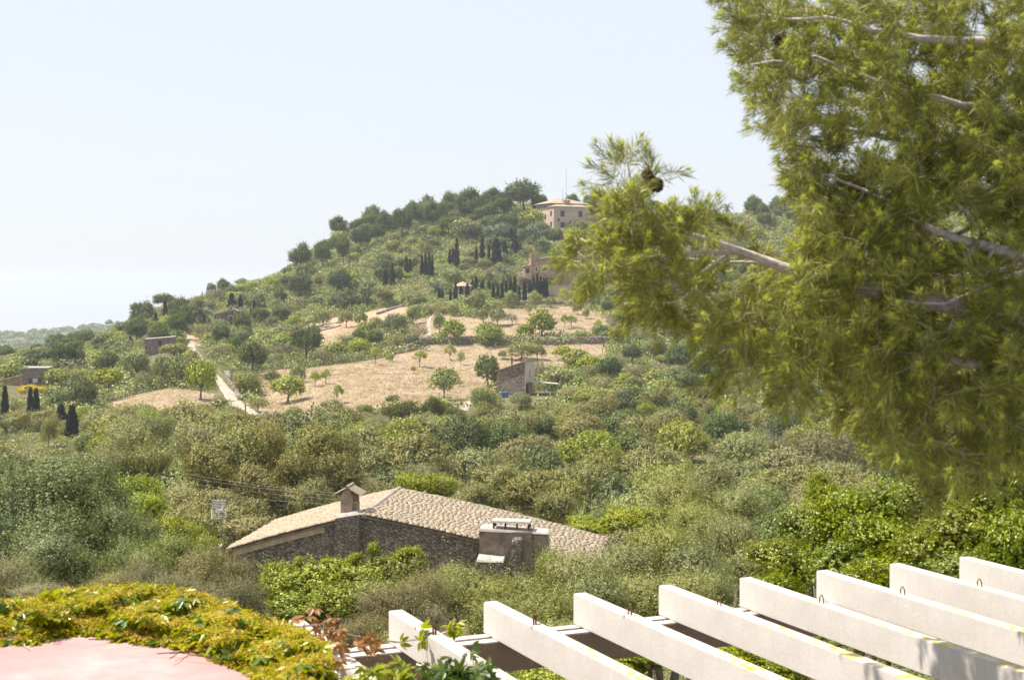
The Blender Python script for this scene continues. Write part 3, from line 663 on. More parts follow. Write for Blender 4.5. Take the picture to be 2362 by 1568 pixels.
def hut():
    c = P(1211, 911, 235); c.z = gz(c.x, c.y) * .0 + c.z
    t = thing('stone_hut', c, 'tall stone field hut with a sloping mono-pitch roof and pale plastered side', 'hut', math.radians(70))
    # local y runs left along the wide stone face (x=0), local x away along the plastered side (y=0)
    L = 4.8; Wd = 4.4; hr, hl = 5.35, 3.75
    m = MB(); m.hexa([(0, 0, -2), (Wd, 0, -2), (Wd, L, -2), (0, L, -2), (0, 0, hr), (Wd, 0, hr), (Wd, L, hl), (0, L, hl)]); m.build('wall', M['stonehut'], t)
    m = MB(); m.hexa([(-.0, -.05, -.6), (Wd + .02, -.05, -.6), (Wd + .02, -.003, -.6), (0, -.003, -.6), (0, -.05, hr - .02), (Wd + .02, -.05, hr - .02), (Wd + .02, -.003, hr - .02), (0, -.003, hr - .02)])
    m.build('plastered_side', M['hutplaster'], t)
    s = (hl - hr) / L
    m = MB(); m.hexa([(-.2, -.2, hr - s * -.2 * -1 + .01), (Wd + .2, -.2, hr + .2 * -s * 1 - .0 + .01), (Wd + .2, L + .25, hl + s * .25 + .01), (-.2, L + .25, hl + s * .25 + .01),
                      (-.2, -.2, hr + .2 * -s + .14), (Wd + .2, -.2, hr - .2 * s + .14), (Wd + .2, L + .25, hl + s * .25 + .14), (-.2, L + .25, hl + s * .25 + .14)])
    r = m.build('roof', M['tile'], t)
    m = MB(); m.tube([(1.8, 2.9, 4.2), (1.8, 2.9, 5.6)], .14, 8); m.tube([(1.8, 2.9, 5.6), (1.8, 2.9, 5.85)], .2, 8); m.build('chimney', M['rust'], r)
    m = MB(); m.box(2.1, 2.25, -.09, -.05, 2.6, 3.9); m.build('window', M['dark'], t)
    m = MB(); m.prism_xz([(.35, -.6), (1.4, -.6), (1.35, 1.3), (1.05, 1.75), (.55, 1.9), (.3, 1.6)], -.12, -.05); m.build('doorway', M['dark'], t)  # dark uneven panel, the shade in the doorway put into its colour
    # lean-to
    p = P(1222, 905, 236.5); q = thing('lean_to', p, 'open lean-to with pale flat roof against the right side of the stone hut', 'lean-to', math.radians(-4))
    m = MB(); m.hexa([(0, -1.2, 1.75), (4.6, -1.2, 1.35), (4.6, 1.4, 1.35), (0, 1.4, 1.75), (0, -1.2, 1.87), (4.6, -1.2, 1.47), (4.6, 1.4, 1.47), (0, 1.4, 1.87)]); m.build('roof', M['coping'], q)
    for x in (.3, 2.4, 4.4):
        m = MB(); m.tube([(x, -1.1, -1.2), (x, -1.1, 1.78 - x * .087)], .06, 6); m.build('post', M['bark'], q)
    p = P(1155, 921, 231); b = thing('waste_container', p, 'blue lidded waste container standing in front of the stone hut', 'container', math.radians(-3))
    m = MB(); m.hexa([(.12, 0, 0), (1.1, 0, 0), (1.1, .8, 0), (.12, .8, 0), (0, -.08, 1.0), (1.22, -.08, 1.0), (1.22, .88, 1.0), (0, .88, 1.0)]); m.build('body', M['blue'], b, .02)
    m = MB(); m.box(-.05, 1.27, -.13, .93, 1.003, 1.1); m.build('lid', M['blue'], b, .02)
    m = MB(); m.box(.5, .56, -.16, -.1, .1, 1.0); m.box(.1, 1.12, -.15, -.1, .75, .82); m.build('rib', M['blue'], b)
    m = MB(); m.tube([(-.02, .4, .9), (-.14, .4, .9)], .05, 6); m.build('trunnion', M['polemetal'], b)
    m = MB(); m.tube([(1.24, .4, .9), (1.36, .4, .9)], .05, 6); m.build('trunnion', M['polemetal'], b)
    m = MB(); m.box(.1, 1.15, -.02, .82, -.14, -.004); m.build('skid', M['coping'], b)
hut()

def simple_houses():
    # stone hut with a single window
    c = P(334.5, 822, 296); t = thing('stone_hut', c, 'flat-roofed dark stone hut with one small window among olives', 'hut', math.radians(8))
    m = MB(); m.hexa([(0, 0, -2), (5.8, 0, -2), (5.8, 4, -2), (0, 4, -2), (0, 0, 3.35), (5.8, 0, 3.85), (5.8, 4, 3.85), (0, 4, 3.35)]); m.build('wall', M['stonehut'], t)
    m = MB(); m.hexa([(-.12, -.1, 3.36), (5.92, -.1, 3.86), (5.92, 4.1, 3.86), (-.12, 4.1, 3.36), (-.12, -.1, 3.52), (5.92, -.1, 4.02), (5.92, 4.1, 4.02), (-.12, 4.1, 3.52)]); m.build('roof', M['coping'], t)
    window(t, 'y', 2.95, 2.2, .6, 1.0, 'stonehut', 0, False, .03)
    # far left house
    c = P(52, 896, 262); t = thing('stone_house', c, 'flat-roofed stone house with shuttered window at the left edge behind a yellow shrub', 'house', math.radians(5))
    m = MB(); m.box(0, 4.35, 0, 4, -2.5, 3.55); m.build('wall', M['stonepale'], t); t.children[-1].active_material = M['stonehut'] if False else M['stonehut']
    m = MB(); m.box(-.1, 4.5, -.12, 4.1, 3.55, 3.75); r = m.build('roof', M['coping'], t)
    m = MB(); m.box(.0, .75, .3, 1.1, 3.75, 4.0); m.build('chimney', M['coping'], r)
    window(t, 'y', 2.2, 1.05, .9, .75, 'dark', 0, False, .05, 'metal')
    for s in (1.35, 3.05):
        m = MB(); m.box(s - .28, s + .28, -.12, -.065, .98, 1.86); m.build('shutter', M['dark'], t)
    m = MB(); m.hexa([(-6, .5, -2.5), (-.003, .5, -2.5), (-.003, 5, -2.5), (-6, 5, -2.5), (-6, .5, .9), (-.003, .5, 2.25), (-.003, 5, 2.25), (-6, 5, .9)]); m.build('wing', M['stonepale'], t)
    m = MB(); m.hexa([(-6.2, .3, .86), (-.003, .3, 2.26), (-.003, 5.2, 2.26), (-6.2, 5.2, .86), (-6.2, .3, 1.06), (-.003, .3, 2.46), (-.003, 5.2, 2.46), (-6.2, 5.2, 1.06)]); m.build('wing_roof', M['tile'], t)
    # cottage near the tall palm
    g = G(520, 742); k = g.y / FPX; c = P(494, 741, g.y); t = thing('cottage', c, 'low grey stone cottage with shallow tiled roof right of the tall palm', 'cottage', math.radians(6))
    W = 60 * k; m = MB(); m.prism_xz([(0, -1.5), (W, -1.5), (W, 20 * k), (W * .75, 25 * k), (0, 14 * k)], 0, 6); m.build('wall', M['stone'], t)
    m = MB(); m.prism_xz([(-.3, 13 * k), (W * .75, 25 * k), (W + .3, 19 * k), (W + .3, 21 * k), (W * .75, 27.5 * k), (-.3, 15.5 * k)], -.3, 6.3); r = m.build('roof', M['tile'], t)
    for x in (.72, .98):
        m = MB(); m.box(W * x - .3, W * x + .3, 1, 1.6, 22 * k, 31 * k); m.box(W * x - .38, W * x + .38, .92, 1.68, 31 * k, 32.5 * k); m.build('chimney', M['coping'], r)
    window(t, 'y', W * .14, .6, .5, .7, 'whitepaint', 0, False, .12); window(t, 'y', W * .6, .7, .5, .7, 'whitepaint', 0, False, .12)
    # gate pillars and lane
    for px, py, h, lab in ((648, 775, 18, 'stone gate pillar at the start of the walled lane'), (741, 712, 16, 'ruined stone pillar beside the oak on the upper slope'), (537, 815, 30, 'tall rubble gate pillar right of the gravel track')):
        g = G(px, py); k = g.y / FPX; t = thing('gate_pillar', g, lab, 'pillar'); hh = h * k
        m = MB(); m.hexa([(-.45, -.4, -1), (.45, -.4, -1), (.45, .4, -1), (-.45, .4, -1), (-.4, -.35, hh), (.38, -.35, hh * 1.03), (.4, .35, hh), (-.4, .35, hh * .97)]); m.build('shaft', M['stonehut'], t)
        m = MB(); m.box(-.48, .48, -.43, .43, hh * 1.03, hh * 1.03 + .12); m.build('cap', M['coping'], t)
simple_houses()

# dry-stone walls out of individual rough blocks
def rubble_wall(name, pix, hpx, label, thick=.6, seed=0, mat='rubble', top=True, blk=.42, pts=None, dz=0.0):
    rng = np.random.RandomState(seed); pts = pts or [G(*p) for p in pix]; Vs, Fs = [], []
    cube = np.array([[-1, -1, -1], [1, -1, -1], [1, 1, -1], [-1, 1, -1], [-1, -1, 1], [1, -1, 1], [1, 1, 1], [-1, 1, 1]], float) * .5
    fc = np.array([(0, 3, 2, 1), (4, 5, 6, 7), (0, 1, 5, 4), (1, 2, 6, 5), (2, 3, 7, 6), (3, 0, 4, 7)])
    n = 0; o = pts[0]
    for a, b in zip(pts[:-1], pts[1:]):
        L = (b - a).length; h0 = hpx * (a.y + b.y) / 2 / FPX
        rows = max(1, int(h0 / (blk * .62)))
        for r in range(rows + 1):
            x = rng.uniform(-.2, .1)
            while x < L:
                wd = rng.uniform(.6, 1.4) * blk; q = a.lerp(b, min(1, (x + wd / 2) / L)); zb = float(gz(q.x, q.y)) + dz
                for side in (0, 1):
                    ang = math.atan2((b - a).y, (b - a).x) + rng.uniform(-.15, .15)
                    v = cube * np.array([wd, thick * .55, blk * .66]) * rng.uniform(.85, 1.12, 3) + rng.uniform(-.055, .055, (8, 3))
                    R = np.array([[math.cos(ang), -math.sin(ang), 0], [math.sin(ang), math.cos(ang), 0], [0, 0, 1]])
                    off = np.array([q.x - math.sin(ang) * (side - .5) * thick * .5, q.y + math.cos(ang) * (side - .5) * thick * .5, zb + (r - .4) * blk * .62 + rng.uniform(-.05, .05)])
                    if r == rows and rng.rand() < .35: continue
                    Vs.append(v @ R.T + off - np.array(o)); Fs.append(fc + n); n += 8
                x += wd
    me = mesh_np(name, np.concatenate(Vs), np.concatenate(Fs), M[mat]); ob = obj(name, me, None, o); tag(ob, label, 'stone wall', 'dry-stone walls on the terraces'); return ob
rubble_wall('stone_wall', [(938, 812), (975, 795), (1010, 791), (1095, 790), (1185, 792)], 15, 'grey dry-stone retaining wall left of the big bright carob on the terrace', seed=1)
rubble_wall('stone_wall', [(1215, 790), (1290, 794), (1355, 792), (1425, 791)], 17, 'grey dry-stone retaining wall right of the big bright carob, long and straight', seed=2)
rubble_wall('stone_wall', [(590, 862), (640, 852), (700, 846), (760, 838), (830, 832), (900, 820), (940, 812)], 6, 'long low pale stone wall along the upper edge of the dry meadow', seed=3, mat='rock')
rubble_wall('stone_wall', [(1120, 705), (1180, 704), (1250, 701), (1330, 701), (1420, 702)], 9, 'low stone wall below the cypress row and villa terrace', seed=4)
rubble_wall('stone_wall', [(655, 790), (700, 777), (740, 764), (785, 752)], 4, 'lower wall of the narrow pale lane on the slope', seed=5, mat='rock')
rubble_wall('stone_wall', [(655, 777), (700, 762), (745, 750), (785, 745)], 5, 'upper wall of the narrow pale lane on the slope', seed=6, mat='rock')
rubble_wall('stone_wall', [(870, 726), (900, 715), (950, 703), (1000, 697)], 6, 'short stone terrace wall above the bare red soil', seed=7)
rubble_wall('stone_wall', [(205, 925), (245, 925), (300, 912), (350, 900), (430, 880)], 4, 'broken low stone wall above the left grass strip', seed=8, mat='rock')
rubble_wall('stone_wall', [(1500, 775), (1560, 765), (1640, 745)], 6, 'pale stone wall glimpsed under the hanging pine boughs', seed=9, mat='rock')
rubble_wall('stone_wall', [(552, 925), (545, 905), (530, 885), (522, 868)], 14, 'rubble wall along the right side of the gravel track', seed=10, mat='rock')
rubble_wall('stone_wall', [(560, 860), (600, 858)], 7, 'short capped wall at the left end of the meadow wall', seed=12, mat='rock')
# rocks and rubble heaps
def rock_mesh(seed, s=1.0):
    import bmesh
    bm = bmesh.new(); bmesh.ops.create_icosphere(bm, subdivisions=2, radius=1); r = random.Random(seed); ph = [r.uniform(0, 6) for _ in range(6)]
    for v in bm.verts:
        c = v.co; k = 1 + .22 * math.sin(c.x * 3 + ph[0]) + .2 * math.sin(c.y * 4 + ph[1]) + .16 * math.sin(c.z * 5 + ph[2]) + r.uniform(-.07, .07)
        v.co = Vector((c.x * k, c.y * k * .8, c.z * k * .6))
    me = bpy.data.meshes.new('boulder'); bm.to_mesh(me); bm.free(); me.materials.append(M['rock']); return me
RK = [rock_mesh(i) for i in range(5)]
for px, py, w_, lab in ((622, 965, 26, 'large pale boulder at the foot of the gravel track'), (598, 975, 18, 'pale boulder left of the largest one at the track foot'), (640, 980, 16, 'small pale boulder right of the track foot'), (608, 955, 14, 'pale rock above the boulders at the track foot'),
                        (40, 770, 10, 'tiny rock')):
    if w_ == 10: continue
    g = G(px, py); k = g.y / FPX; o = obj('boulder', RND.choice(RK), None, g); o.scale = (w_ * k * .55,) * 3; o.rotation_euler = (0, 0, RND.uniform(0, 6)); tag(o, lab, 'boulder', 'pale boulders at the foot of the track')
for i in range(26):
    px = RND.gauss(968, 13); py = RND.gauss(803, 7); g = G(px, py); o = obj('boulder', RND.choice(RK), None, g + Vector((0, 0, .1))); s = RND.uniform(.15, .38)
    o.scale = (s, s, s); o.rotation_euler = (RND.uniform(0, 6), RND.uniform(0, 6), 0); tag(o, 'small grey stone in the collapsed heap where two terrace walls meet', 'stone', 'stones of the collapsed wall heap')
# gravel track, laid on the hillside
def track(name, pts, label):
    c = []; ws = []
    for px, py, wpx in pts:
        g = G(px, py); c.append(g); ws.append(wpx * g.y / FPX * .5)
    V, n = [], 0; C2 = []; W2 = []
    for i in range(len(c) - 1):
        for k in range(8): C2.append(c[i].lerp(c[i + 1], k / 8)); W2.append(ws[i] + (ws[i + 1] - ws[i]) * k / 8)
    C2.append(c[-1]); W2.append(ws[-1]); rng = np.random.RandomState(3)
    for i, (q, wd) in enumerate(zip(C2, W2)):
        d = (C2[min(i + 1, len(C2) - 1)] - C2[max(i - 1, 0)]); d.z = 0; d.normalize(); s = Vector((d.y, -d.x, 0))
        if s.x < 0: s = -s
        for j in range(7):
            f = (j - 3) / 3; e = rng.uniform(-.15, .15) if abs(j - 3) == 3 else 0
            p = q + s * (wd * f + e); V.append((p.x, p.y, float(gz(p.x, p.y)) + .12 + (0 if abs(j - 3) < 3 else -.3)))
    m = len(C2); a = (np.arange(m - 1)[:, None] * 7 + np.arange(6)[None]).ravel()
    o = obj(name, mesh_np(name, V, np.stack([a, a + 1, a + 8, a + 7], 1), M['track'], True)); tag(o, label, None, None, 'structure')
track('track', [(628, 985, 26), (600, 966, 34), (575, 952, 40), (552, 936, 44), (536, 918, 40), (522, 900, 32), (508, 882, 22), (496, 866, 18), (480, 848, 22), (462, 832, 26), (449, 815, 26), (441, 795, 22), (436, 780, 18)], 'pale stony track climbing the slope to a gate')
track('path', [(645, 788, 10), (690, 772, 10), (735, 758, 10), (775, 747, 10)], 'narrow pale paved lane between two low walls')
track('path', [(1062, 950, 40), (1075, 935, 30), (1092, 922, 22), (1110, 912, 18)], 'bare beige driveway beside the stone hut')
track('path', [(985, 785, 14), (992, 765, 12), (988, 745, 10), (1000, 725, 8)], 'faint earth path across the upper terrace')
# posts in the meadow edge
for px, py, h, lab in ((566, 992, 55, 'thin dark wooden utility post below the gravel track'), (719, 962, 24, 'short dark post at the lower edge of the dry meadow')):
    g = G(px, py); k = g.y / FPX; t = thing('wooden_post', g, lab, 'post'); m = MB(); m.tube([(0, 0, -.5), (.03, 0, h * k * .5), (0, 0, h * k)], [.1, .09, .08], 7); m.build('pole', M['barkdark'], t)
    m = MB(); m.box(-.13, .13, -.06, .06, h * k, h * k + .12); m.build('cap', M['barkdark'], t)

# ------------------------------------------------------------------ farmhouse below
def farmhouse():
    o = Vector((-5.85, 58.0, -9.05)); t = thing('farmhouse', o, 'old stone farmhouse with wide gabled roof of weathered clay tiles', 'farmhouse', math.atan2(-.117, .993))
    RL = 7.1
    def zr(x): # roof profile
        if x <= 0: u = -x / 5.6; return -1.5 * u + .07 * math.sin(math.pi * min(u, 1))
        u = x / 9.2; return -2.0 * u + .10 * math.sin(math.pi * min(u, 1))
    xs = list(np.linspace(-5.35, 9.0, 24)); xs = sorted(xs + [0.0])
    m = MB(); m.prism_xz([(-5.35, -5), (9.0, -5)] + [(x, zr(x) - .12) for x in xs[::-1]], 0, RL - .05)
    m.build('wall', M['stone'], t)
    # roof bed and tiles
    m = MB(); top = [(x, zr(x) - .015) for x in ([-5.6] + xs[1:-1] + [9.25])]; bot = [(x, z - .09) for x, z in top][::-1]
    m.prism_xz(bot[::-1] + top[::-1], -.09, RL + .12); roof = m.build('roof', M['plaster'], t)
    rng = np.random.RandomState(8); V, F = [], []; n = 0; seg = 5
    def slope(sgn, L, rows):
        nonlocal n
        step = L / rows; cols = 37
        for j in range(cols):
            y = -.06 + j * (RL + .12) / (cols - 1) + rng.uniform(-.02, .02)
            for kind in (0, 1):
                yy = y + (.0 if kind else .097); cj = rng.uniform(-.15, .15)
                for i in range(rows):
                    x0 = i * step + cj + rng.uniform(-.04, .04); x1 = min(x0 + step * 1.16, L + .06)
                    r0 = .078 * rng.uniform(.9, 1.08); r1 = r0 * 1.1; dy = rng.uniform(-.022, .022); lift = rng.uniform(-.006, .014)
                    for (xx, rr, dz, d2) in ((x0, r0, .0, 0), (x1, r1, .012 + lift, dy)):
                        zc = zr(sgn * xx) + (.0 if kind else .0) + dz
                        for k in range(seg + 1):
                            a = math.pi * k / seg
                            hgt = math.sin(a) * rr * (1 if kind else -.55) + (.02 if kind else .05)
                            V.append((sgn * xx, yy + d2 + math.cos(a) * rr, zc + hgt))
                    # tile end lip
                    b = n
                    for k in range(seg): F.append((b + k, b + k + 1, b + seg + 1 + k + 1, b + seg + 1 + k))
                    n += 2 * (seg + 1)
    slope(-1, 5.6, 26); slope(1, 9.25, 44)
    F = np.array(F); me = mesh_np('roof_tiles', V, F, M['tile']); r = obj('roof_tiles', me, t)
    sm = r.modifiers.new('thick', 'SOLIDIFY'); sm.thickness = .016; sm.offset = 0
    m = MB(); m.tube([(0, -.12, .0), (0.02, 2.4, .035), (-.02, 4.8, .03), (0, RL + .15, .045)], .125, 10); m.build('ridge', M['rock'], t, smooth=True)
    # plaster band under the left verge
    m = MB(); V = []
    q = [x for x in xs if x <= -1.1]
    m.prism_xz([(x, zr(x) - .34) for x in q] + [(x, zr(x) - .10) for x in q[::-1]], -.05, -.002); b = m.build('verge_band', plain('ochre_plaster', (.40, .30, .19), .9, .25, 2.5, .02), t)
    # pier and chimney
    m = MB(); m.hexa([(-1.17, -.34, -5), (-.17, -.34, -5), (-.17, .2, -5), (-1.17, .2, -5), (-1.12, -.3, -.14), (-.14, -.3, .04), (-.14, .2, .05), (-1.12, .2, -.12)]); m.build('pier', M['stone'], t)
    m = MB(); m.hexa([(-1.14, -.32, -.137), (-.12, -.32, .043), (-.12, .55, .055), (-1.14, .55, -.117), (-1.0, -.2, .02), (-.3, -.2, .15), (-.3, .5, .16), (-1.0, .5, .04)]); m.build('pier_cap', M['coping'], t, .03)
    m = MB(); m.prism_xz([(-.98, -.1), (-.52, -.1), (-.52, .70), (-.62, .95), (-.75, 1.0), (-.88, .9), (-.98, .70)], .1, .3); m.box(-.98, -.35, .301, .75, -.1, .42); m.box(-.95, -.4, .76, .9, -.1, .82); ch = m.build('chimney', plain('chimney_render', (.34, .25, .19), .9, .3, 4, .02), t)
    m = MB()
    for sg, (xa, za), (xb, zb) in ((-1, (-.70, 1.06), (-1.22, .78)), (1, (-.70, 1.06), (-.12, .74))):
        for k in range(7):
            y0 = -.02 + k * .15; m.hexa([(min(xa, xb), y0, za if xa < xb else zb), (max(xa, xb), y0, zb if xa < xb else za), (max(xa, xb), y0 + .13, zb if xa < xb else za), (min(xa, xb), y0 + .13, za if xa < xb else zb),
                    (min(xa, xb), y0 + .02, (za if xa < xb else zb) + .045), (max(xa, xb), y0 + .02, (zb if xa < xb else za) + .045), (max(xa, xb), y0 + .11, (zb if xa < xb else za) + .045), (min(xa, xb), y0 + .11, (za if xa < xb else zb) + .045)])
    m.tube([(-.7, -.05, 1.08), (-.7, 1.05, 1.08)], .07, 8); m.build('chimney_cap', M['tile'], ch)
    # square plastered chimney box in front of the gable
    m = MB(); m.hexa([(4.72, -1.15, -4.5), (6.8, -1.15, -4.5), (6.8, -.02, -4.5), (4.72, -.02, -4.5), (4.75, -1.12, -.38), (6.8, -1.12, -.36), (6.8, -.02, -.34), (4.75, -.02, -.36)])
    m.hexa([(6.802, -1.0, -4.5), (7.4, -1.0, -4.5), (7.38, -.02, -4.5), (6.802, -.02, -4.5), (6.802, -1.0, -.47), (7.36, -1.0, -.49), (7.36, -.02, -.49), (6.802, -.02, -.47)])
    bx = m.build('oven_chimney', M['plaster'], t, .025)
    m = MB(); m.hexa([(4.70, -1.19, -.375), (7.44, -1.05, -.475), (7.44, .0, -.475), (4.70, .0, -.355), (4.76, -1.14, -.25), (7.38, -1.0, -.40), (7.38, .0, -.40), (4.76, .0, -.24)]); m.build('coping', M['coping'], bx, .03)
    m = MB(); m.hexa([(5.2, -1.0, -.045), (6.72, -1.0, -.075), (6.72, -.25, -.075), (5.2, -.25, -.045), (5.22, -.98, .03), (6.70, -.98, .0), (6.70, -.27, .0), (5.22, -.27, .03)]); m.build('cap_slab', M['coping'], bx)
    for x in (5.29, 5.74, 6.19, 6.64):
        m = MB(); m.box(x - .035, x + .035, -.93, -.86, -.3, -.06); m.build('post', M['barkdark'], bx)
        if x in (5.29, 6.64): m = MB(); m.box(x - .035, x + .035, -.4, -.33, -.3, -.06); m.build('post', M['barkdark'], bx)
    m = MB(); m.hexa([(5.98, -1.5, -4.5), (6.5, -1.5, -4.5), (6.5, -1.14, -4.5), (5.98, -1.14, -4.5), (6.03, -1.38, -.75), (6.42, -1.38, -.62), (6.42, -1.13, -.5), (6.05, -1.13, -.55)]); m.build('buttress', M['stone'], t, .04)
    m = MB(); m.box(4.75, 5.75, -1.75, -1.16, -4.5, -1.42); w1 = m.build('ledge_wall', M['stone'], t)
    m = MB(); m.hexa([(4.72, -1.8, -1.418), (5.78, -1.8, -1.418), (5.78, -1.17, -1.418), (4.72, -1.17, -1.418), (4.75, -1.75, -1.34), (5.75, -1.75, -1.36), (5.75, -1.17, -1.30), (4.75, -1.17, -1.22)]); m.build('ledge_cap', M['coping'], w1)
farmhouse()
def antenna():
    o = P(516, 1270, 57.2); k = 57.2 / FPX; t = thing('television_antenna', o, 'grid television antenna on a thin mast at the left eave of the farmhouse', 'antenna', math.radians(14))
    H = 80 * k; m = MB(); m.tube([(0, 0, -.8), (-.05, 0, H * .5), (-.09, 0, H)], .022, 7); m.build('mast', M['polemetal'], t)
    cz = H + 22 * k - .0; c = Vector((-.20, -.1, cz - .04)); w2 = 16.5 * k; h2 = 21 * k
    m = MB()
    for sg in (1, -1):
        for j in range(6):
            f = j / 5; y = -.30 * f; z = c.z + sg * h2 * f; m.tube([(c.x - w2 * (1 - .08 * f), c.y + y, z), (c.x + w2 * (1 - .08 * f), c.y + y, z)], .016, 5)
        for x in (-1, 0, 1): m.tube([(c.x + x * w2, c.y, c.z), (c.x + x * w2 * .92, c.y - .30, c.z + sg * h2)], .024, 5)
    m.build('reflector', M['metal'], t)
    m = MB(); m.tube([(c.x, c.y + .05, c.z), (c.x, c.y - .75, c.z + .02)], .02, 6)
    for i in range(5): m.tube([(c.x - .13, c.y - .15 - i * .13, c.z + .05), (c.x + .13, c.y - .15 - i * .13, c.z - .05)], .012, 5); m.tube([(c.x - .13, c.y - .15 - i * .13, c.z - .05), (c.x + .13, c.y - .15 - i * .13, c.z + .05)], .012, 5)
    m.build('boom', M['metal'], t)
    m = MB(); m.box(c.x - .05, c.x + .05, c.y - .32, c.y - .22, c.z - .06, c.z + .06); m.build('dipole_box', plain('orange_box', (.5, .2, .06), .6), t)
    p = P(487, 1263, 58.5); s = thing('white_ledge', p, 'white flat ledge slab beside the antenna mast', 'slab'); m = MB(); m.box(-.35, .3, -.3, .5, -.9, -.02); m.build('base', M['coping'], s); m = MB(); m.box(-.4, .35, -.35, .55, -.018, .06); m.build('slab_top', M['whitepaint'], s)
antenna()
def wires():
    for i, (a, b) in enumerate((((330, 1118, 66), (782, 1164, 58.4)), ((330, 1098, 66), (780, 1152, 58.4)), ((380, 1092, 66), (786, 1143, 58.5)), ((430, 1092, 66), (790, 1137, 58.5)))):
        p, q = P(*a), P(*b); m = MB(); pts = []
        for k in range(15):
            f = k / 14; v = p.lerp(q, f); v.z -= .25 * 4 * f * (1 - f) * .4; pts.append(v - p)
        m.tube(pts, .0036, 4); o = m.build('overhead_wire', M['wire']); o.location = p
        tag(o, ['lowest of the four thin overhead wires left of the farmhouse chimney', 'second lowest of the four thin overhead wires left of the farmhouse chimney', 'second highest of the four thin overhead wires left of the farmhouse chimney', 'highest of the four thin overhead wires left of the farmhouse chimney'][i], 'wire', 'overhead wires to the farmhouse')
wires()

# ------------------------------------------------------------------ pergola
BP = Vector((-.234, 11.99, -2.58)); BD = Vector((.916, .402, 0)).normalized(); BL = Vector((BD.y, -BD.x, 0))   # across / along towards the camera
SP = .818
def pergola():
    rz = math.atan2(BL.y, BL.x)      # local x runs along the beams
    t = thing('pergola', BP, 'white concrete pergola of parallel beams resting on brown-faced girders', 'pergola', rz)
    for i in range(-2, 8):
        off = i * SP                  # local +y is across to the upper right
        m = MB(); m.box(0, 8.2, 0, .118, -.255, 0)
        b = m.build('beam', M['beam'], t, .006); b.location = (0, off, 0)
        if i == 5: pass
        hx = 1.15
        h = MB()
        if i in (-1, 0): h.tube([(0, .03, -.03), (0, .03, .08)], .008, 6); h.tube([(.0, .05, -.03), (.0, .05, .07)], .008, 6)
        else: h.tube([(-.03, .045, -.03), (-.028, .045, .04), (-.012, .045, .062), (.008, .045, .06), (.022, .045, .04), (.03, .045, -.03)], .0055, 6)
        hh = h.build('lifting_loop', M['rust'], b); hh.location = (hx + (-.25 if i < 3 else 0), .01, 0)
    for y0 in (.025, .19, 4.9, 5.07):
        m = MB(); m.box(y0, y0 + .105, -2.1, 7 * SP + 1.5, -.51, -.258); g = m.build('girder', M['beam'], t)
        m = MB(); m.box(y0 + .105, y0 + .109, -2.1, 7 * SP + 1.5, -.507, -.27); m.build('girder_face', M['girder'], g)  # thin brown sheet on the camera-facing side of the girder only
    for (x, y) in ((5.0, -1.2), (5.0, 2.4), (5.0, 6.0), (.16, 6.8), (.16, -1.9)):
        m = MB(); m.box(x - .12, x + .12, y - .12, y + .12, -6.92, -.511); m.build('column', M['beam'], t)
pergola()
def tie_wires():
    for i, (x, y) in enumerate(((.62, -SP), (.95, 0), (.9, SP))):
        c = BP + BL * x + BD * y; t = bpy.data.objects
        m = MB(); m.tube([(0, 0, -.30), (.03, -.01, -.15), (0, -.006, .0), (.03, .03, .012), (.1, .06, .012), (.11, .13, -.02), (.09, .125, -.28)], .0035, 5)
        o = m.build('cable', M['polemetal']); o.location = c; tag(o, ['thin cable looped over the leftmost long beam under the creeper', 'thin cable looped over the second long beam', 'thin cable looped over the third long beam'][i], 'cable')
tie_wires()

# pink roof in the lower left corner
def proof():
    z = -2.2
    pts = []
    far = [(-700, 9.9), (-200, 9.9), (250, 10.2), (480, 10.0), (600, 9.5), (660, 8.6), (690, 7.6), (690, 6.4)]
    poly = [((px - CX) / FPX * Y, Y) for px, Y in far] + [(-1.0, 4.6), (-8, 4.6)]
    poly = poly[::-1]
    t = thing('outbuilding', (poly[0][0], poly[0][1], -9), 'outbuilding with a flat pink-coated roof edged by creeper', 'building')
    o = Vector(t.location)
    P2 = [(x - o.x, y - o.y) for x, y in poly]
    m = MB(); m.prism(P2, 6.6, 6.8); m.build('roof', M['pink'], t)
    cx = sum(p[0] for p in P2) / len(P2); cy = sum(p[1] for p in P2) / len(P2)
    P3 = [(cx + (x - cx) * .97, cy + (y - cy) * .97) for x, y in P2]
    m = MB(); m.prism(P3, -1.5, 6.597); m.build('wall', M['hutplaster'], t)
proof()

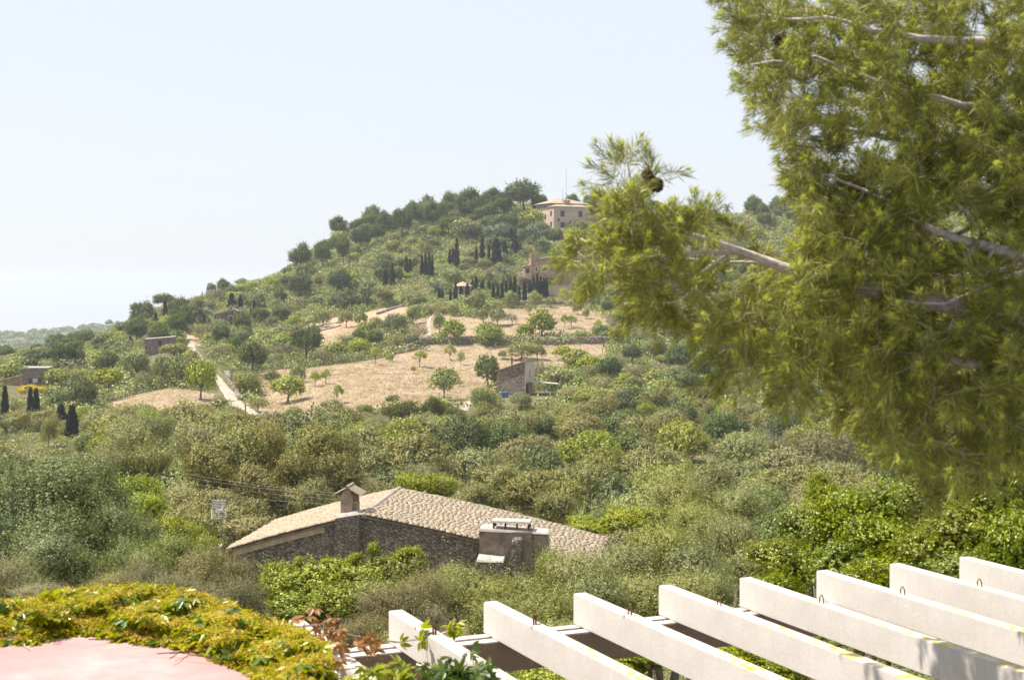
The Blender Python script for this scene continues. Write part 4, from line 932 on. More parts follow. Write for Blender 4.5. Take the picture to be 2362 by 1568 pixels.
# ------------------------------------------------------------------ hand-placed trees
C2 = lambda x, y: (593.9 + .2873 * x, 390.3 + .2873 * y)
C1 = lambda x, y: (.2873 * x, 577 + .2873 * y)
C3 = lambda x, y: (593.9 + .3592 * x, 661.7 + .3592 * y)
for kind, x, y, wd, ht, lab in (
    ('lime', 195, 745, 240, 190, 'spreading dark-trunked carob at the lower left of the dry meadow'),
    ('olive', 95, 650, 120, 120, 'round olive just behind the dark-trunked meadow carob'), ('olive', 255, 620, 110, 110, 'olive above and right of the dark-trunked meadow carob'),
    ('almond', 370, 640, 90, 95, 'small almond left of a pair on a stony mound in the meadow'), ('almond', 440, 625, 85, 100, 'small almond right of a pair on a stony mound in the meadow'),
    ('almond', 512, 750, 95, 120, 'lone little olive at the lower middle of the dry meadow'),
    ('olive', 1195, 725, 205, 215, 'largest round silvery olive at the right end of the dry meadow'),
    ('oak', 1480, 640, 165, 205, 'dark leafy tree pressed against the left wall of the stone field hut'),
    ('almond', 1042, 515, 115, 105, 'leaning small almond in the middle of the meadow'), ('almond', 1003, 560, 50, 55, 'tiny bright sapling below the leaning almond'),
    ('almond', 1237, 472, 90, 95, 'left of two small trees high in the meadow'), ('almond', 1307, 505, 62, 95, 'right of two small trees high in the meadow, slimmer'),
    ('almond', 757, 502, 78, 112, 'yellowish sapling in front of the long meadow wall'),
    ('lime', 650, 445, 165, 115, 'wide bright green bush above the long meadow wall'), ('lime', 165, 385, 160, 90, 'bright green bush left of the grey scrub terrace'), ('lime', 240, 440, 130, 95, 'second bright bush at the grey scrub terrace'),
    ('lime', 1480, 385, 200, 150, 'yellow-green carob in the middle of the three on the upper terrace edge'), ('lime', 1255, 365, 180, 150, 'yellow-green carob leftmost of the three on the upper terrace edge'), ('lime', 1825, 335, 235, 200, 'biggest bright carob, rightmost of the three on the upper terrace edge'),
    ('olive', 1690, 470, 170, 110, 'wide olive clump behind the roof of the stone field hut'), ('olive', 1800, 470, 110, 105, 'olive just right of the wide clump behind the stone field hut'), ('olive', 1575, 465, 70, 60, 'small bush left of the olive clump behind the stone field hut'),
    ('olive', 1003, 245, 110, 130, 'olive beside the earth path on the upper terrace'), ('olive', 1165, 300, 90, 130, 'narrow olive left of the leftmost upper carob'), ('olive', 1450, 235, 75, 90, 'small round olive on the upper terrace grass'),
    ('olive', 1545, 255, 125, 120, 'round darker olive on the upper terrace grass'), ('dry', 1635, 245, 75, 90, 'sparse twiggy almond on the upper terrace'), ('dry', 1745, 185, 55, 75, 'bare little tree below the terrace wall'),
    ('almond', 2018, 265, 90, 90, 'small tree with dark trunk on the right of the upper terrace'), ('almond', 1972, 268, 65, 90, 'slim tree left of the dark-trunked one on the upper terrace'), ('almond', 2190, 292, 62, 80, 'small round tree before the grey twiggy shrub'),
    ('dry', 2285, 315, 135, 150, 'big grey twiggy shrub at the right end of the upper terrace'), ('olive', 2055, 180, 70, 80, 'small olive under the villa terrace right side'), ('olive', 2110, 205, 55, 65, 'tiny olive right of the small one under the villa terrace'),
    ('olive', 568, 262, 100, 115, 'grey olive standing on the bare red soil'), ('olive', 660, 268, 100, 120, 'browner olive right of the one on red soil'), ('olive', 415, 262, 115, 115, 'olive over the lower lane wall'),
    ('olive', 760, 305, 125, 115, 'dark olive below the red soil terrace'), ('olive', 880, 305, 165, 140, 'wide olive pair below the red soil terrace'), ('olive', 1020, 130, 150, 90, 'broad olive under the terrace wall left of the cypress row'),
    ('olive', 1400, 160, 160, 130, 'large round olive right in front of the cypress row'), ('olive', 1630, 140, 100, 105, 'round olive in front of the right cypresses'), ('olive', 1785, 145, 110, 115, 'olive with darker right half before the villa terrace'), ('olive', 1885, 135, 75, 70, 'small round bush at the foot of the retaining wall'),
    ('olive', 1250, 190, 100, 90, 'olive on the slope below the low garden shed'), ('lime', 850, 480, 60, 45, 'small yellow-green clump of prickly pear on the meadow wall'), ('dry', 1300, 640, 60, 50, 'dry shrub beside the big silvery olive'),
    ('olive', 1440, 790, 190, 140, 'rounded olive left below the blue container'), ('olive', 1690, 790, 160, 115, 'bushy olive right below the blue container'), ('lime', 2130, 790, 280, 150, 'bright yellow-green carob mass right of the stone field hut'),
    ('olive', 225, 900, 150, 140, 'olive with dead twigs at the foot of the dry meadow'), ('olive', 690, 830, 130, 80, 'low olive at the lower meadow edge'), ('olive', 870, 760, 110, 70, 'olive at the meadow edge left of the junipers'),
    ('juniper', 940, 900, 350, 170, 'broadest dark juniper at the lower meadow edge'), ('juniper', 1125, 900, 200, 190, 'dark juniper with visible trunk, middle of the three at the meadow edge'), ('juniper', 1250, 940, 180, 150, 'dark juniper rightmost of the three at the meadow edge'),
    ('lime', 1960, 470, 150, 90, 'bright scrubby tree right behind the stone field hut'), ('olive', 1900, 640, 120, 80, 'olive beyond the lean-to of the stone field hut')):
    p = C3(x, y); tree_px(kind, p[0], p[1], wd * .3592, ht * .3592, lab)
for kind, x, y, wd, ht, lab in (
    ('pine', 350, 835, 240, 240, 'dense pine at the left end of the ridge pines'), ('pine', 525, 815, 200, 265, 'pine second from the left on the ridge'), ('pine', 690, 765, 150, 235, 'slender leaning pine with bare trunk on the ridge'),
    ('pine', 830, 650, 215, 200, 'rounded pine right of the slender leaning one'), ('pine', 965, 620, 190, 200, 'bright rounded pine in front of the tall ridge pines'), ('pine', 935, 490, 225, 200, 'spreading pine forming the left peak of the high ridge clump'),
    ('pine', 1165, 575, 200, 295, 'tall pine with a long bare trunk on the ridge'), ('pine', 1250, 470, 150, 200, 'pine behind the tall bare-trunked one'), ('pine', 1400, 480, 215, 215, 'dark pine with full rounded crown mid ridge'), ('pine', 1360, 400, 170, 190, 'pine rising behind the rounded one mid ridge'),
    ('pine', 1540, 400, 170, 240, 'upright pine with gaps in its crown on the ridge'), ('pine', 1710, 455, 330, 300, 'largest dark pine in the middle of the ridge'), ('pine', 1900, 380, 220, 230, 'pine between the two largest ridge pines'), ('pine', 2140, 365, 390, 300, 'huge umbrella pine left of the mansion'), ('pine', 1600, 470, 180, 150, 'lower pine under the largest ridge pine'),
    ('pine', 2260, 360, 150, 150, 'low pine bough beside the mansion roof'), ('olive', 1080, 620, 150, 110, 'dark oak-like olive under the tall bare-trunked pine'),
    ('oak', 1985, 455, 240, 140, 'domed dark tree below the umbrella pine'), ('white', 1925, 590, 240, 170, 'pale blossoming tree left below the mansion'), ('lime', 2205, 480, 270, 160, 'fresh green rounded tree just left of the mansion'), ('white', 2255, 620, 210, 200, 'pale blossoming tree right below the mansion'), ('white', 2110, 590, 130, 120, 'low pinkish white shrub between the two pale blossoming trees'),
    ('oak', 2290, 700, 150, 150, 'dark tree under the right pale blossoming tree'), ('oak', 1010, 900, 190, 180, 'dark round oak left of the first cypresses on the slope'), ('olive', 1200, 800, 200, 130, 'broad olive above the slope cypresses'), ('oak', 1130, 910, 100, 120, 'dark oak between two slope cypresses'),
    ('oak', 720, 980, 220, 110, 'dark glossy oak in the middle of the slope'), ('oak', 710, 1130, 180, 170, 'rounded oak above the lane'), ('oak', 850, 1110, 160, 170, 'oak right of the rounded one above the lane'), ('oak', 620, 1130, 110, 130, 'dark oak beside the ruined pillar'),
    ('lime', 1200, 900, 110, 70, 'bright shrub on the slope between cypresses'), ('olive', 1560, 930, 200, 140, 'green round tree left of the villa palms'), ('olive', 1450, 740, 80, 60, 'clipped round shrub on the slope'), ('olive', 1350, 720, 110, 140, 'twisted olive above the cypress trio'), ('olive', 1680, 560, 300, 160, 'wide grey olive mass below the ridge pines'), ('lime', 1430, 560, 140, 110, 'feathery bright green tree on the upper slope')):
    p = C2(x, y); tree_px(kind, p[0], p[1], wd * .2873, ht * .2873, lab)
for kind, x, y, wd, ht, lab in (
    ('oak', 1945, 665, 160, 190, 'dark round tree in front of the cottage right end'), ('lime', 1765, 640, 130, 90, 'green round bush in front of the cottage'), ('oak', 1700, 405, 115, 135, 'dark round tree alone on the left skyline'), ('olive', 1945, 290, 130, 75, 'low tree on the left skyline right of the dark round one'),
    ('oak', 680, 730, 180, 100, 'dark flat-topped tree at the left hill foot'), ('pine', 1310, 480, 220, 150, 'pine crest at the left end of the hill'), ('pine', 1160, 500, 90, 90, 'small pointed pine at the left hill crest'),
    ('lime', 880, 1130, 280, 190, 'yellow-tinged green tree with dry branch tips on the left'), ('olive', 1090, 1060, 260, 260, 'large olive clump below the small stone hut'), ('olive', 1290, 1090, 150, 260, 'tall narrow olive below the small stone hut'), ('olive', 1420, 1085, 220, 220, 'rounded olive left of the bright carob by the track'),
    ('lime', 1610, 1200, 290, 330, 'big bright green carob against the left side of the track'), ('lime', 1400, 870, 240, 130, 'bright bush beside the small stone hut'), ('olive', 1990, 1170, 200, 190, 'olive right of the track bend'), ('lime', 460, 1110, 230, 170, 'green tree right of the left edge stone house'),
    ('yellow', 255, 1190, 250, 115, 'mass of bright yellow flowering shrub below the left edge house'), ('oak', 420, 1230, 230, 120, 'green round tree behind the left cypresses'), ('oak', 560, 960, 170, 200, 'very dark conifer clump left of the hill foot'), ('oak', 640, 985, 90, 240, 'very dark upright conifer left of the hill foot'),
    ('olive', 620, 1110, 130, 150, 'grey olive right of the left edge house tree'), ('dry', 2070, 1300, 110, 120, 'thin tree over the pale boulders'), ('olive', 700, 1270, 110, 80, 'round bush at the end of the left grass strip'), ('olive', 1850, 1390, 140, 110, 'round bush left of the utility post'), ('lime', 1640, 1430, 190, 170, 'bright bush below the left grass strip'),
    ('olive', 390, 1580, 150, 220, 'bluish green young pine-like tree by the left cypresses'), ('oak', 720, 1640, 250, 180, 'dark green dense tree left of the grey olive clump'), ('olive', 1150, 1640, 150, 230, 'narrow grey olive in the left valley')):
    p = C1(x, y)
    if kind == 'yellow':
        b = G(*p); k = b.y / FPX; vs, W0, H0 = VAR[('lime', 'far')]; cm = vs[0][0].copy(); cm.materials.clear(); cm.materials.append(M['yellow']); s = wd * .2873 * k / W0
        t = thing('flowering_shrub', b, lab, 'shrub', 0, None, (s, s * .7, ht * .2873 * k / H0)); obj('crown', cm, t); obj('trunk', vs[0][1], t); PLACED.append((b.x, b.y, 3)); continue
    tree_px(kind, p[0], p[1], wd * .2873, ht * .2873, lab)
cyl2 = [(1545, 785, 650, 35, 'left of the cypress trio on the slope right of the path'), (1570, 785, 635, 32, 'middle of the cypress trio on the slope right of the path'), (1600, 805, 570, 46, 'tallest, right of the cypress trio on the slope'),
 (1757, 785, 630, 36, 'shorter of the cypress pair above the terracotta roof'), (1805, 750, 545, 46, 'taller of the cypress pair above the terracotta roof'), (1857, 760, 615, 28, 'thin cypress right of the tall pair'), (1322, 875, 705, 38, 'first of the dense cypress clump on the upper slope'),
 (1350, 880, 690, 36, 'second of the dense cypress clump on the upper slope'), (1378, 885, 675, 38, 'third of the dense cypress clump on the upper slope'), (1403, 875, 700, 32, 'fourth of the dense cypress clump on the upper slope'), (1028, 955, 810, 40, 'leftmost cypress on the bare slope'), (1085, 958, 765, 40, 'second cypress on the bare slope'),
 (1195, 865, 705, 38, 'cypress before the broad olive on the slope'), (1225, 850, 725, 32, 'thin cypress just right of that before the broad olive'), (2037, 605, 475, 26, 'thin cypress between the pale blossoming trees, left one'), (2072, 605, 485, 26, 'thin cypress between the pale blossoming trees, right one'),
 (1920, 790, 575, 90, 'broad bushy cypress below the mansion, leftmost'), (1985, 745, 585, 60, 'bushy cypress below the mansion, middle'), (2070, 695, 570, 75, 'bushy cypress below the mansion, rightmost'), (1460, 1060, 960, 34, 'low cypress at the left end of the lower row'), (1485, 1062, 975, 30, 'second low cypress of the lower row'),
 (1550, 1085, 970, 28, 'small separate cypress of the lower row'), (1590, 1078, 915, 40, 'tall cypress near the left of the lower row'), (1635, 1042, 945, 38, 'cypress just right of the tall left one in the lower row'), (1685, 1072, 925, 44, 'stout cypress in front of the garden shed'), (1725, 1000, 900, 34, 'cypress behind the stout one at the garden shed'),
 (1755, 1002, 865, 44, 'tall cypress at the right of the garden shed'), (1803, 992, 905, 46, 'broad cypress between shed and palms'), (1860, 1002, 905, 28, 'thin cypress at the palm foot'), (1895, 1075, 925, 36, 'first of the tight cypress hedge under the palms'), (1930, 1078, 945, 34, 'second of the tight cypress hedge under the palms'),
 (1965, 1078, 920, 36, 'third of the tight cypress hedge under the palms'), (1998, 1020, 900, 34, 'fourth of the tight cypress hedge under the palms'), (2032, 1005, 890, 38, 'fifth of the tight cypress hedge under the palms'), (2065, 1062, 870, 42, 'tall cypress left of the villa balcony'), (2100, 1064, 945, 32, 'small cypress below the balcony'),
 (2145, 1067, 910, 42, 'cypress standing alone below the arch'), (2187, 1005, 895, 34, 'cypress right under the balcony end'), (2216, 1022, 862, 32, 'leftmost of the five cypresses before the villa wall'), (2246, 1032, 845, 38, 'second of the five cypresses before the villa wall'), (2275, 1032, 868, 34, 'third of the five cypresses before the villa wall'),
 (2300, 1032, 880, 34, 'fourth of the five cypresses before the villa wall'), (2322, 1035, 882, 32, 'rightmost of the five cypresses before the villa wall')]
for x, y, tp, wd, lab in cyl2:
    p = C2(x, y); cypress(p[0], p[1], C2(0, tp)[1], wd * .2873, ('dark columnar cypress, ' if 'cypress' not in lab else '') + lab)
for x, y, tp, wd, lab in ((1327, 570, 410, 45, 'thick dark cypress alone on the left hillside'), (1250, 597, 505, 42, 'short cypress left of the thick one on the left hillside'), (1515, 592, 435, 44, 'cypress behind the left of the tall palm'), (1563, 505, 430, 28, 'thin cypress top behind the tall palm'),
 (1860, 482, 355, 68, 'broad cypress behind the cottage roof'), (1930, 492, 365, 42, 'cypress right of the broad one behind the cottage'), (2040, 582, 415, 36, 'taller cypress right of the cottage'), (2014, 565, 465, 22, 'thin short cypress right of the cottage'), (1853, 612, 540, 32, 'tiny cypress in front of the cottage'), (1623, 352, 285, 14, 'needle-thin conifer on the left skyline'),
 (1045, 795, 695, 28, 'left of two thin cypresses left of the small stone hut'), (1062, 812, 718, 28, 'right of two thin cypresses left of the small stone hut'), (40, 1398, 1105, 50, 'tall dark cypress nearest the left edge below the house'), (6, 1402, 1300, 30, 'half-cut cypress at the very left edge'), (243, 1442, 1115, 46, 'left of the twin tall cypresses below the yellow shrub'),
 (290, 1432, 1125, 56, 'right of the twin tall cypresses below the yellow shrub'), (168, 1438, 1345, 34, 'small cypress left of the twin tall ones'), (490, 1425, 1245, 72, 'dark cypress behind the stout one at the left grass strip'), (578, 1525, 1258, 80, 'stout near cypress below the left grass strip')):
    p = C1(x, y); cypress(p[0], p[1], C1(0, tp)[1], wd * .2873 * (1.35 if y > 1300 else 1.0), lab)
palm(464, 758, 34, 34, 1, 'tall date palm beside the low cottage on the left hillside')
palm(1161, 668, 38, 32, 0, 'largest palm left of the villa balcony'); palm(1134, 672, 30, 24, 1, 'smaller palm left of the largest one by the cypress hedge')
palm(1006, 683, 16, 28, 2, 'low bushy palm on the slope left of the garden shed'); palm(1001, 545, 14, 22, 2, 'feathery low palm high on the wooded slope')
palm(1634, 494, 26, 20, 0, 'left of the two palms on the right skyline'); palm(1677, 496, 20, 17, 1, 'right of the two palms on the right skyline')
palm(14, 1020, 24, 30, 2, 'low palm at the left edge below the cypresses'); palm(128, 880, 12, 14, 2, 'small fan palm beside the left edge house')

# ------------------------------------------------------------------ wild trees filling valley and slopes
KEEP = [(128, 930, 185, 1012, 186), (58, 890, 102, 1000, 190), (0, 890, 22, 985, 190), # picture rectangles that nothing nearer may cover: x0, y0, x1, y1, depth
 (1140, 828, 1240, 918, 235), (1153, 900, 1178, 925, 231), (332, 772, 403, 812, 296), (50, 846, 108, 892, 262), (0, 862, 55, 885, 262), (492, 708, 548, 735, 385), (1195, 590, 1300, 690, 376), (1230, 455, 1300, 515, 455),
 (1220, 905, 1290, 912, 236), (1205, 455, 1480, 485, 470), (1005, 650, 1200, 690, 371), (915, 600, 985, 660, 395), (965, 560, 1005, 638, 400), (1028, 545, 1130, 612, 405), (1604, 440, 1706, 492, 530)]
MEADK = MEADOW + [[(418, 770), (458, 770), (482, 820), (512, 850), (536, 865), (560, 905), (592, 940), (650, 955), (655, 992), (580, 992), (530, 955), (505, 935), (480, 895), (452, 850), (420, 810)],
                  [(1050, 955), (1090, 915), (1120, 905), (1120, 925), (1080, 960)], [(650, 790), (785, 745), (785, 758), (660, 800)]]
def visible(x, y, z, h):
    f = np.linspace(.3, .985, 60); return bool(np.all(gz(x * f, y * f) < (z + h) * f + .3))
def scatter():
    rng = random.Random(2024); grid = {}
    def ok(x, y, r):
        gx, gy = int(x // 6), int(y // 6)
        for i in range(gx - 1, gx + 2):
            for j in range(gy - 1, gy + 2):
                for (a, b, c) in grid.get((i, j), ()):
                    if (a - x) ** 2 + (b - y) ** 2 < ((r + c) * .5) ** 2: return False
        return True
    def put(x, y, r): grid.setdefault((int(x // 6), int(y // 6)), []).append((x, y, r))
    for x, y, r in PLACED: put(x, y, r * 1.3)
    cap = {'olive': 299, 'oak': 299, 'lime': 260, 'tan': 200, 'dry': 220, 'pine': 200, 'almond': 120}
    for it in range(60000):
        Y = 64 + (560 - 64) * rng.random() ** 1.0
        px = rng.uniform(-90, 2450); x = (px - CX) / FPX * Y
        # equal ground density: accept in proportion to Y
        if rng.random() > Y / 560 * .6 + .25: continue
        z = float(gz(x, Y)); py = HY - FPX * z / Y
        if any(bool(pip(px, py, m)) for m in MEADK): continue
        if Y < 100 and 480 < px < 1430 and Y < 70: continue
        if Y > 500 and px < 1350: continue
        if Y > 425 and px < 650: continue
        if Y > 225 and not visible(x, Y, z, 3.0): continue
        if px > 1750 and 230 < Y < 430 and rng.random() < .45: continue
        if px > 1820 and Y > 430 and rng.random() < .7: continue
        valley = Y < 225
        u = rng.random()
        if valley:
            kind = 'olive' if u < .40 else 'tan' if u < .52 else 'oak' if u < .82 else 'dry' if u < .87 else 'lime'
            if px > 1500 and kind in ('tan',) : kind = 'oak'
            wd = rng.uniform(4.2, 8.2) if Y < 165 else rng.uniform(3.4, 6.2); ht = wd * rng.uniform(.66, .92)
            if Y > 190: wd *= .8; ht *= .75
        else:
            up = py < 640
            kind = 'olive' if u < .38 else 'oak' if u < .66 else 'lime' if u < .78 else 'dry' if u < .92 else 'pine'
            if up and px < 1250: kind = 'pine' if u < .28 and py < 560 else 'oak' if u < .6 else 'olive'
            if px < 420 and kind == 'dry': kind = 'oak'
            wd = rng.uniform(3.2, 6.6); ht = wd * rng.uniform(.6, .85)
            if kind == 'pine': wd *= 1.25; ht = wd * 1.0
        if 'Y' and Y > 330 and 420 < px < 900 and rng.random() < .3: wd *= .7; ht *= .7
        if not ok(x, Y, wd * (.66 if valley else .40 if (Y > 370 and py < 660) else .60)): continue
        # keep buildings clear
        k = FPX / Y; x0, x1, y0 = px - wd * k * .5, px + wd * k * .5, py - ht * k
        if any(Y < K[4] + 1 and x1 > K[0] and x0 < K[2] and y0 < K[3] and py > K[1] for K in KEEP): continue
        if any(abs(Y - K[4]) < 9 and x1 > K[0] and x0 < K[2] for K in KEEP[3:11]): continue
        # keep meadows visible from above: crown of nearer tree must not reach far into the meadow
        if valley and Y > 175 and bool(pip(px, y0 + 3 , MEADOW[0])) and rng.random() < .85:
            ht *= .5; wd *= .7
        if COUNT.get(kind, 0) >= cap[kind]:
            kind = min(('olive', 'oak', 'tan' if valley else 'lime', 'dry', 'lime'), key=lambda q: COUNT.get(q, 0) / cap[q])
            if COUNT.get(kind, 0) >= cap[kind]: continue
        if px < 260 and Y > 290: ht *= .6
        if kind != 'pine': z -= ht * .16
        put(x, Y, wd * (.66 if valley else .40 if (Y > 370 and py < 660) else .60)); tree(kind, (x, Y, z), wd, ht)
scatter()
print('TREES', COUNT)

# low scrub, one mass of ground cover
def scrub():
    rng = np.random.RandomState(42); n = 78000
    Y = 205 + 340 * rng.uniform(0, 1, n) ** .9; Y[:9000] = rng.uniform(24, 210, 9000)
    px = rng.uniform(-80, 2440, n); x = (px - CX) / FPX * Y; z = gz(x, Y); py = HY - FPX * z / Y
    keep = np.ones(n, bool)
    for m in MEADK: keep &= ~pip(px, py, m)
    keep &= ~((Y < 72) & (Y > 45) & (px > 470) & (px < 1440))
    for K in KEEP[3:12]: keep &= ~((Y < K[4] + 6) & (Y > K[4] - 24) & (px > K[0] - 5) & (px < K[2] + 8))
    vis = np.ones(n, bool)
    for f in np.linspace(.35, .98, 40): vis &= gz(x * f, Y * f) < (z + 1.5) * f + .3
    keep &= vis
    patch = np.sin(x * .11 + 2 * np.sin(Y * .05)) * np.sin(Y * .09 + x * .03) + rng.normal(size=n) * .5 > -1.0
    keep &= patch | (Y < 210)
    x, Y, z, px, py = x[keep], Y[keep], z[keep], px[keep], py[keep]; n = len(x); R = rng.uniform(.35, 1.0, n) ** 1.0 * np.where(Y > 210, 2.2, 1.15)
    kd = rng.rand(n); print('SCRUB', n)
    for nm, lo, hi, mat, lab in (('scrub', 0, .36, 'olive', 'low grey-green scrub covering the ground between the trees'), ('oak_scrub', .36, .74, 'oak', 'low dark green oak scrub covering the slopes'),
                                 ('dry_scrub', .74, .94, 'dry', 'low straw-coloured dry scrub covering the ground between the trees'), ('bright_scrub', .94, 1.01, 'lime', 'low bright green scrub dotted over the slopes')):
        k = np.where((kd >= lo) & (kd < hi))[0]; nn = len(k); nl = 54; d = nrm(rng.normal(size=(nn, nl, 3))); d[..., 2] = np.abs(d[..., 2])
        Rk = R[k][:, None] * (.7 if mat == 'dry' else 1)
        p = np.stack([x[k], Y[k], z[k]], 1)[:, None] + d * (Rk * rng.uniform(.6, 1.1, (nn, nl)))[..., None] * np.array([1.15, 1.15, .85])
        Nn = nrm(d + rng.normal(size=d.shape) * .4); T = nrm(rng.normal(size=d.shape) + np.array([0, 0, .6]))
        L = np.repeat(Rk * (.22 if mat == 'lime' else .27), nl, 1) * rng.uniform(.6, 1.2, (nn, nl)); L = np.where(Y[k][:, None] < 120, L * .6, L)
        V, F = quads(p.reshape(-1, 3), T.reshape(-1, 3), Nn.reshape(-1, 3), L.ravel(), L.ravel() * (.25 if mat == 'dry' else .6))
        o = obj(nm, mesh_np(nm, V, F, M[mat])); tag(o, lab, 'scrub', None, 'stuff')
scrub()
def dry_grass():
    rng = np.random.RandomState(6); n = 30000; Y = rng.uniform(205, 350, n); px = rng.uniform(200, 1440, n); x = (px - CX) / FPX * Y; z = gz(x, Y); py = HY - FPX * z / Y
    keep = np.zeros(n, bool)
    for m in MEADOW: keep |= pip(px, py, m)
    for m in MEADK[len(MEADOW):]: keep &= ~pip(px, py, m)
    x, Y, z = x[keep], Y[keep], z[keep]; n = len(x); nb = 5
    b = np.stack([x, Y, z], 1)[:, None] + rng.normal(size=(n, nb, 3)) * np.array([.18, .18, 0]); T = nrm(rng.normal(size=(n, nb, 3)) * .4 + np.array([0, 0, 1.0]))
    L = rng.uniform(.15, .4, (n, nb)); Pm = b + T * L[..., None] * .45
    Nn = nrm(np.stack([rng.normal(size=(n, nb)), rng.normal(size=(n, nb)), np.zeros((n, nb)) + .4], -1))
    V, F = quads(Pm.reshape(-1, 3), T.reshape(-1, 3), Nn.reshape(-1, 3), L.ravel(), L.ravel() * .2)
    o = obj('dry_grass', mesh_np('dry_grass', V, F, M['drygrass'])); tag(o, 'straw-coloured dry grass standing in the meadow', 'grass', None, 'stuff')
dry_grass()
def far_wood():
    rng = np.random.RandomState(12); n = 2600; Y = rng.uniform(1180, 1640, n); px = rng.uniform(-500, 1250, n); x = (px - CX) / FPX * Y; z = gz(x, Y)
    R = rng.uniform(2.5, 5.5, n); nl = 60; d = nrm(rng.normal(size=(n, nl, 3))); d[..., 2] = np.abs(d[..., 2]) - .15
    p = np.stack([x, Y, z], 1)[:, None] + d * R[:, None, None] * rng.uniform(.75, 1.05, (n, nl))[..., None] * np.array([1.25, 1.25, 1.0])
    Nn = nrm(d + rng.normal(size=d.shape) * .35); T = nrm(rng.normal(size=d.shape)); L = np.repeat(R[:, None] * .55, nl, 1)
    V, F = quads(p.reshape(-1, 3), T.reshape(-1, 3), Nn.reshape(-1, 3), L.ravel(), L.ravel() * .7)
    o = obj('woodland', mesh_np('woodland', V, F, M['oak'])); tag(o, 'hazy bluish woodland covering the distant ridge on the left', 'woodland', None, 'stuff')
far_wood()
for i, (px, py, w_) in enumerate(((252, 747, 22), (271, 744, 12), (214, 762, 20))):
    Y = 1600; k = Y / FPX; x = (px - CX) * k; z = float(gz(x, Y)); b = Vector((x, Y, z))
    tree('pine', b, w_ * k, max(12, (HY - FPX * z / Y - (py - w_ * .45))) * k, ['larger hazy tree standing up on the distant ridge crest', 'small hazy tree right of the larger one on the distant crest', 'low hazy tree at the left on the distant crest'][i])

# ------------------------------------------------------------------ near shrubs and trees
def leaf6(Pc, T, Nn, L, W, fold=.18):
    T = nrm(T - Nn * np.sum(T * Nn, -1, keepdims=True)); B = np.cross(Nn, T); L = L.reshape(-1, 1); W = W.reshape(-1, 1) * .5
    b = Pc - T * L * .5; t = Pc + T * L * .5 - Nn * L * fold * .6
    l1, l2 = b + T * L * .32 + B * W - Nn * W * 0 + Nn * W * fold * 2, b + T * L * .70 + B * W * .8 + Nn * (W * fold * 1.4 - L * fold * .3)
    r1, r2 = b + T * L * .32 - B * W + Nn * W * fold * 2, b + T * L * .70 - B * W * .8 + Nn * (W * fold * 1.4 - L * fold * .3)
    V = np.stack([b, l1, l2, t, r2, r1], 1).reshape(-1, 3); i = np.arange(len(Pc))[:, None] * 6
    F = np.concatenate([i + np.array([0, 1, 2, 3]), i + np.array([0, 3, 4, 5])], 0); return V, F
NEAR = {}
def near_variant(kind, mat, ns, nl, slen, L, W, cnt=3, nb=16, leaf=quads, **kw):
    out = []
    for i in range(cnt):
        rng = np.random.RandomState(900 + i * 17 + len(kind)); p, T, Nn, c = crown_pts(rng, (1, 1, 1), nb, ns, nl, slen, **kw)
        s = rng.uniform(.6, 1.25, len(p)); V, F = leaf(p, T, Nn, L * s, W * s)
        # twigs inside
        mb = MB()
        for q in c:
            mb.tube([(0, 0, -.35), tuple(q * .55 + np.array([0, 0, -.1])), tuple(q * 1.15)], [.035, .02, .006], 5)
        out.append((mesh_np('foliage', V, F, M[mat]), mb.mesh('branches', M['bark'])))
    NEAR[kind] = out
near_variant('olive', 'olive', 2500, 12, .42, .105, .029, spike=.5, nb=22, br=(.2, .48), up=1.2, low=-.8, keep=.35)
near_variant('silver', 'silver', 2500, 12, .40, .095, .034, spike=.5, nb=22, br=(.2, .48), up=1.2, low=-.8, keep=.35)
near_variant('dry', 'dry', 1900, 11, .46, .090, .024, spike=.5, nb=22, br=(.2, .48), up=1.5, low=-.8, keep=.3)
near_variant('tan', 'tan', 2300, 10, .32, .095, .045, spike=.35, nb=22, br=(.2, .46), up=.7, low=-.8, keep=.4)
near_variant('fig', 'lime', 1250, 12, .36, .105, .062, spike=.45, nb=22, br=(.18, .42), up=.9, low=-.8, keep=.35, leaf=leaf6, cnt=3)
near_variant('carob', 'carob', 1050, 11, .42, .115, .072, spike=.45, up=.45, low=-.8, keep=.3, leaf=leaf6, cnt=4, br=(.18, .42), nb=22)
NK = {'olive': 'olive_tree', 'silver': 'olive_tree', 'dry': 'dry_shrub', 'tan': 'flowering_olive_tree', 'fig': 'mastic_tree', 'carob': 'carob_tree'}
NC = {'olive': 'olive tree', 'silver': 'olive tree', 'dry': 'shrub', 'tan': 'olive tree', 'fig': 'mastic tree', 'carob': 'carob tree'}
rn2 = random.Random(31)
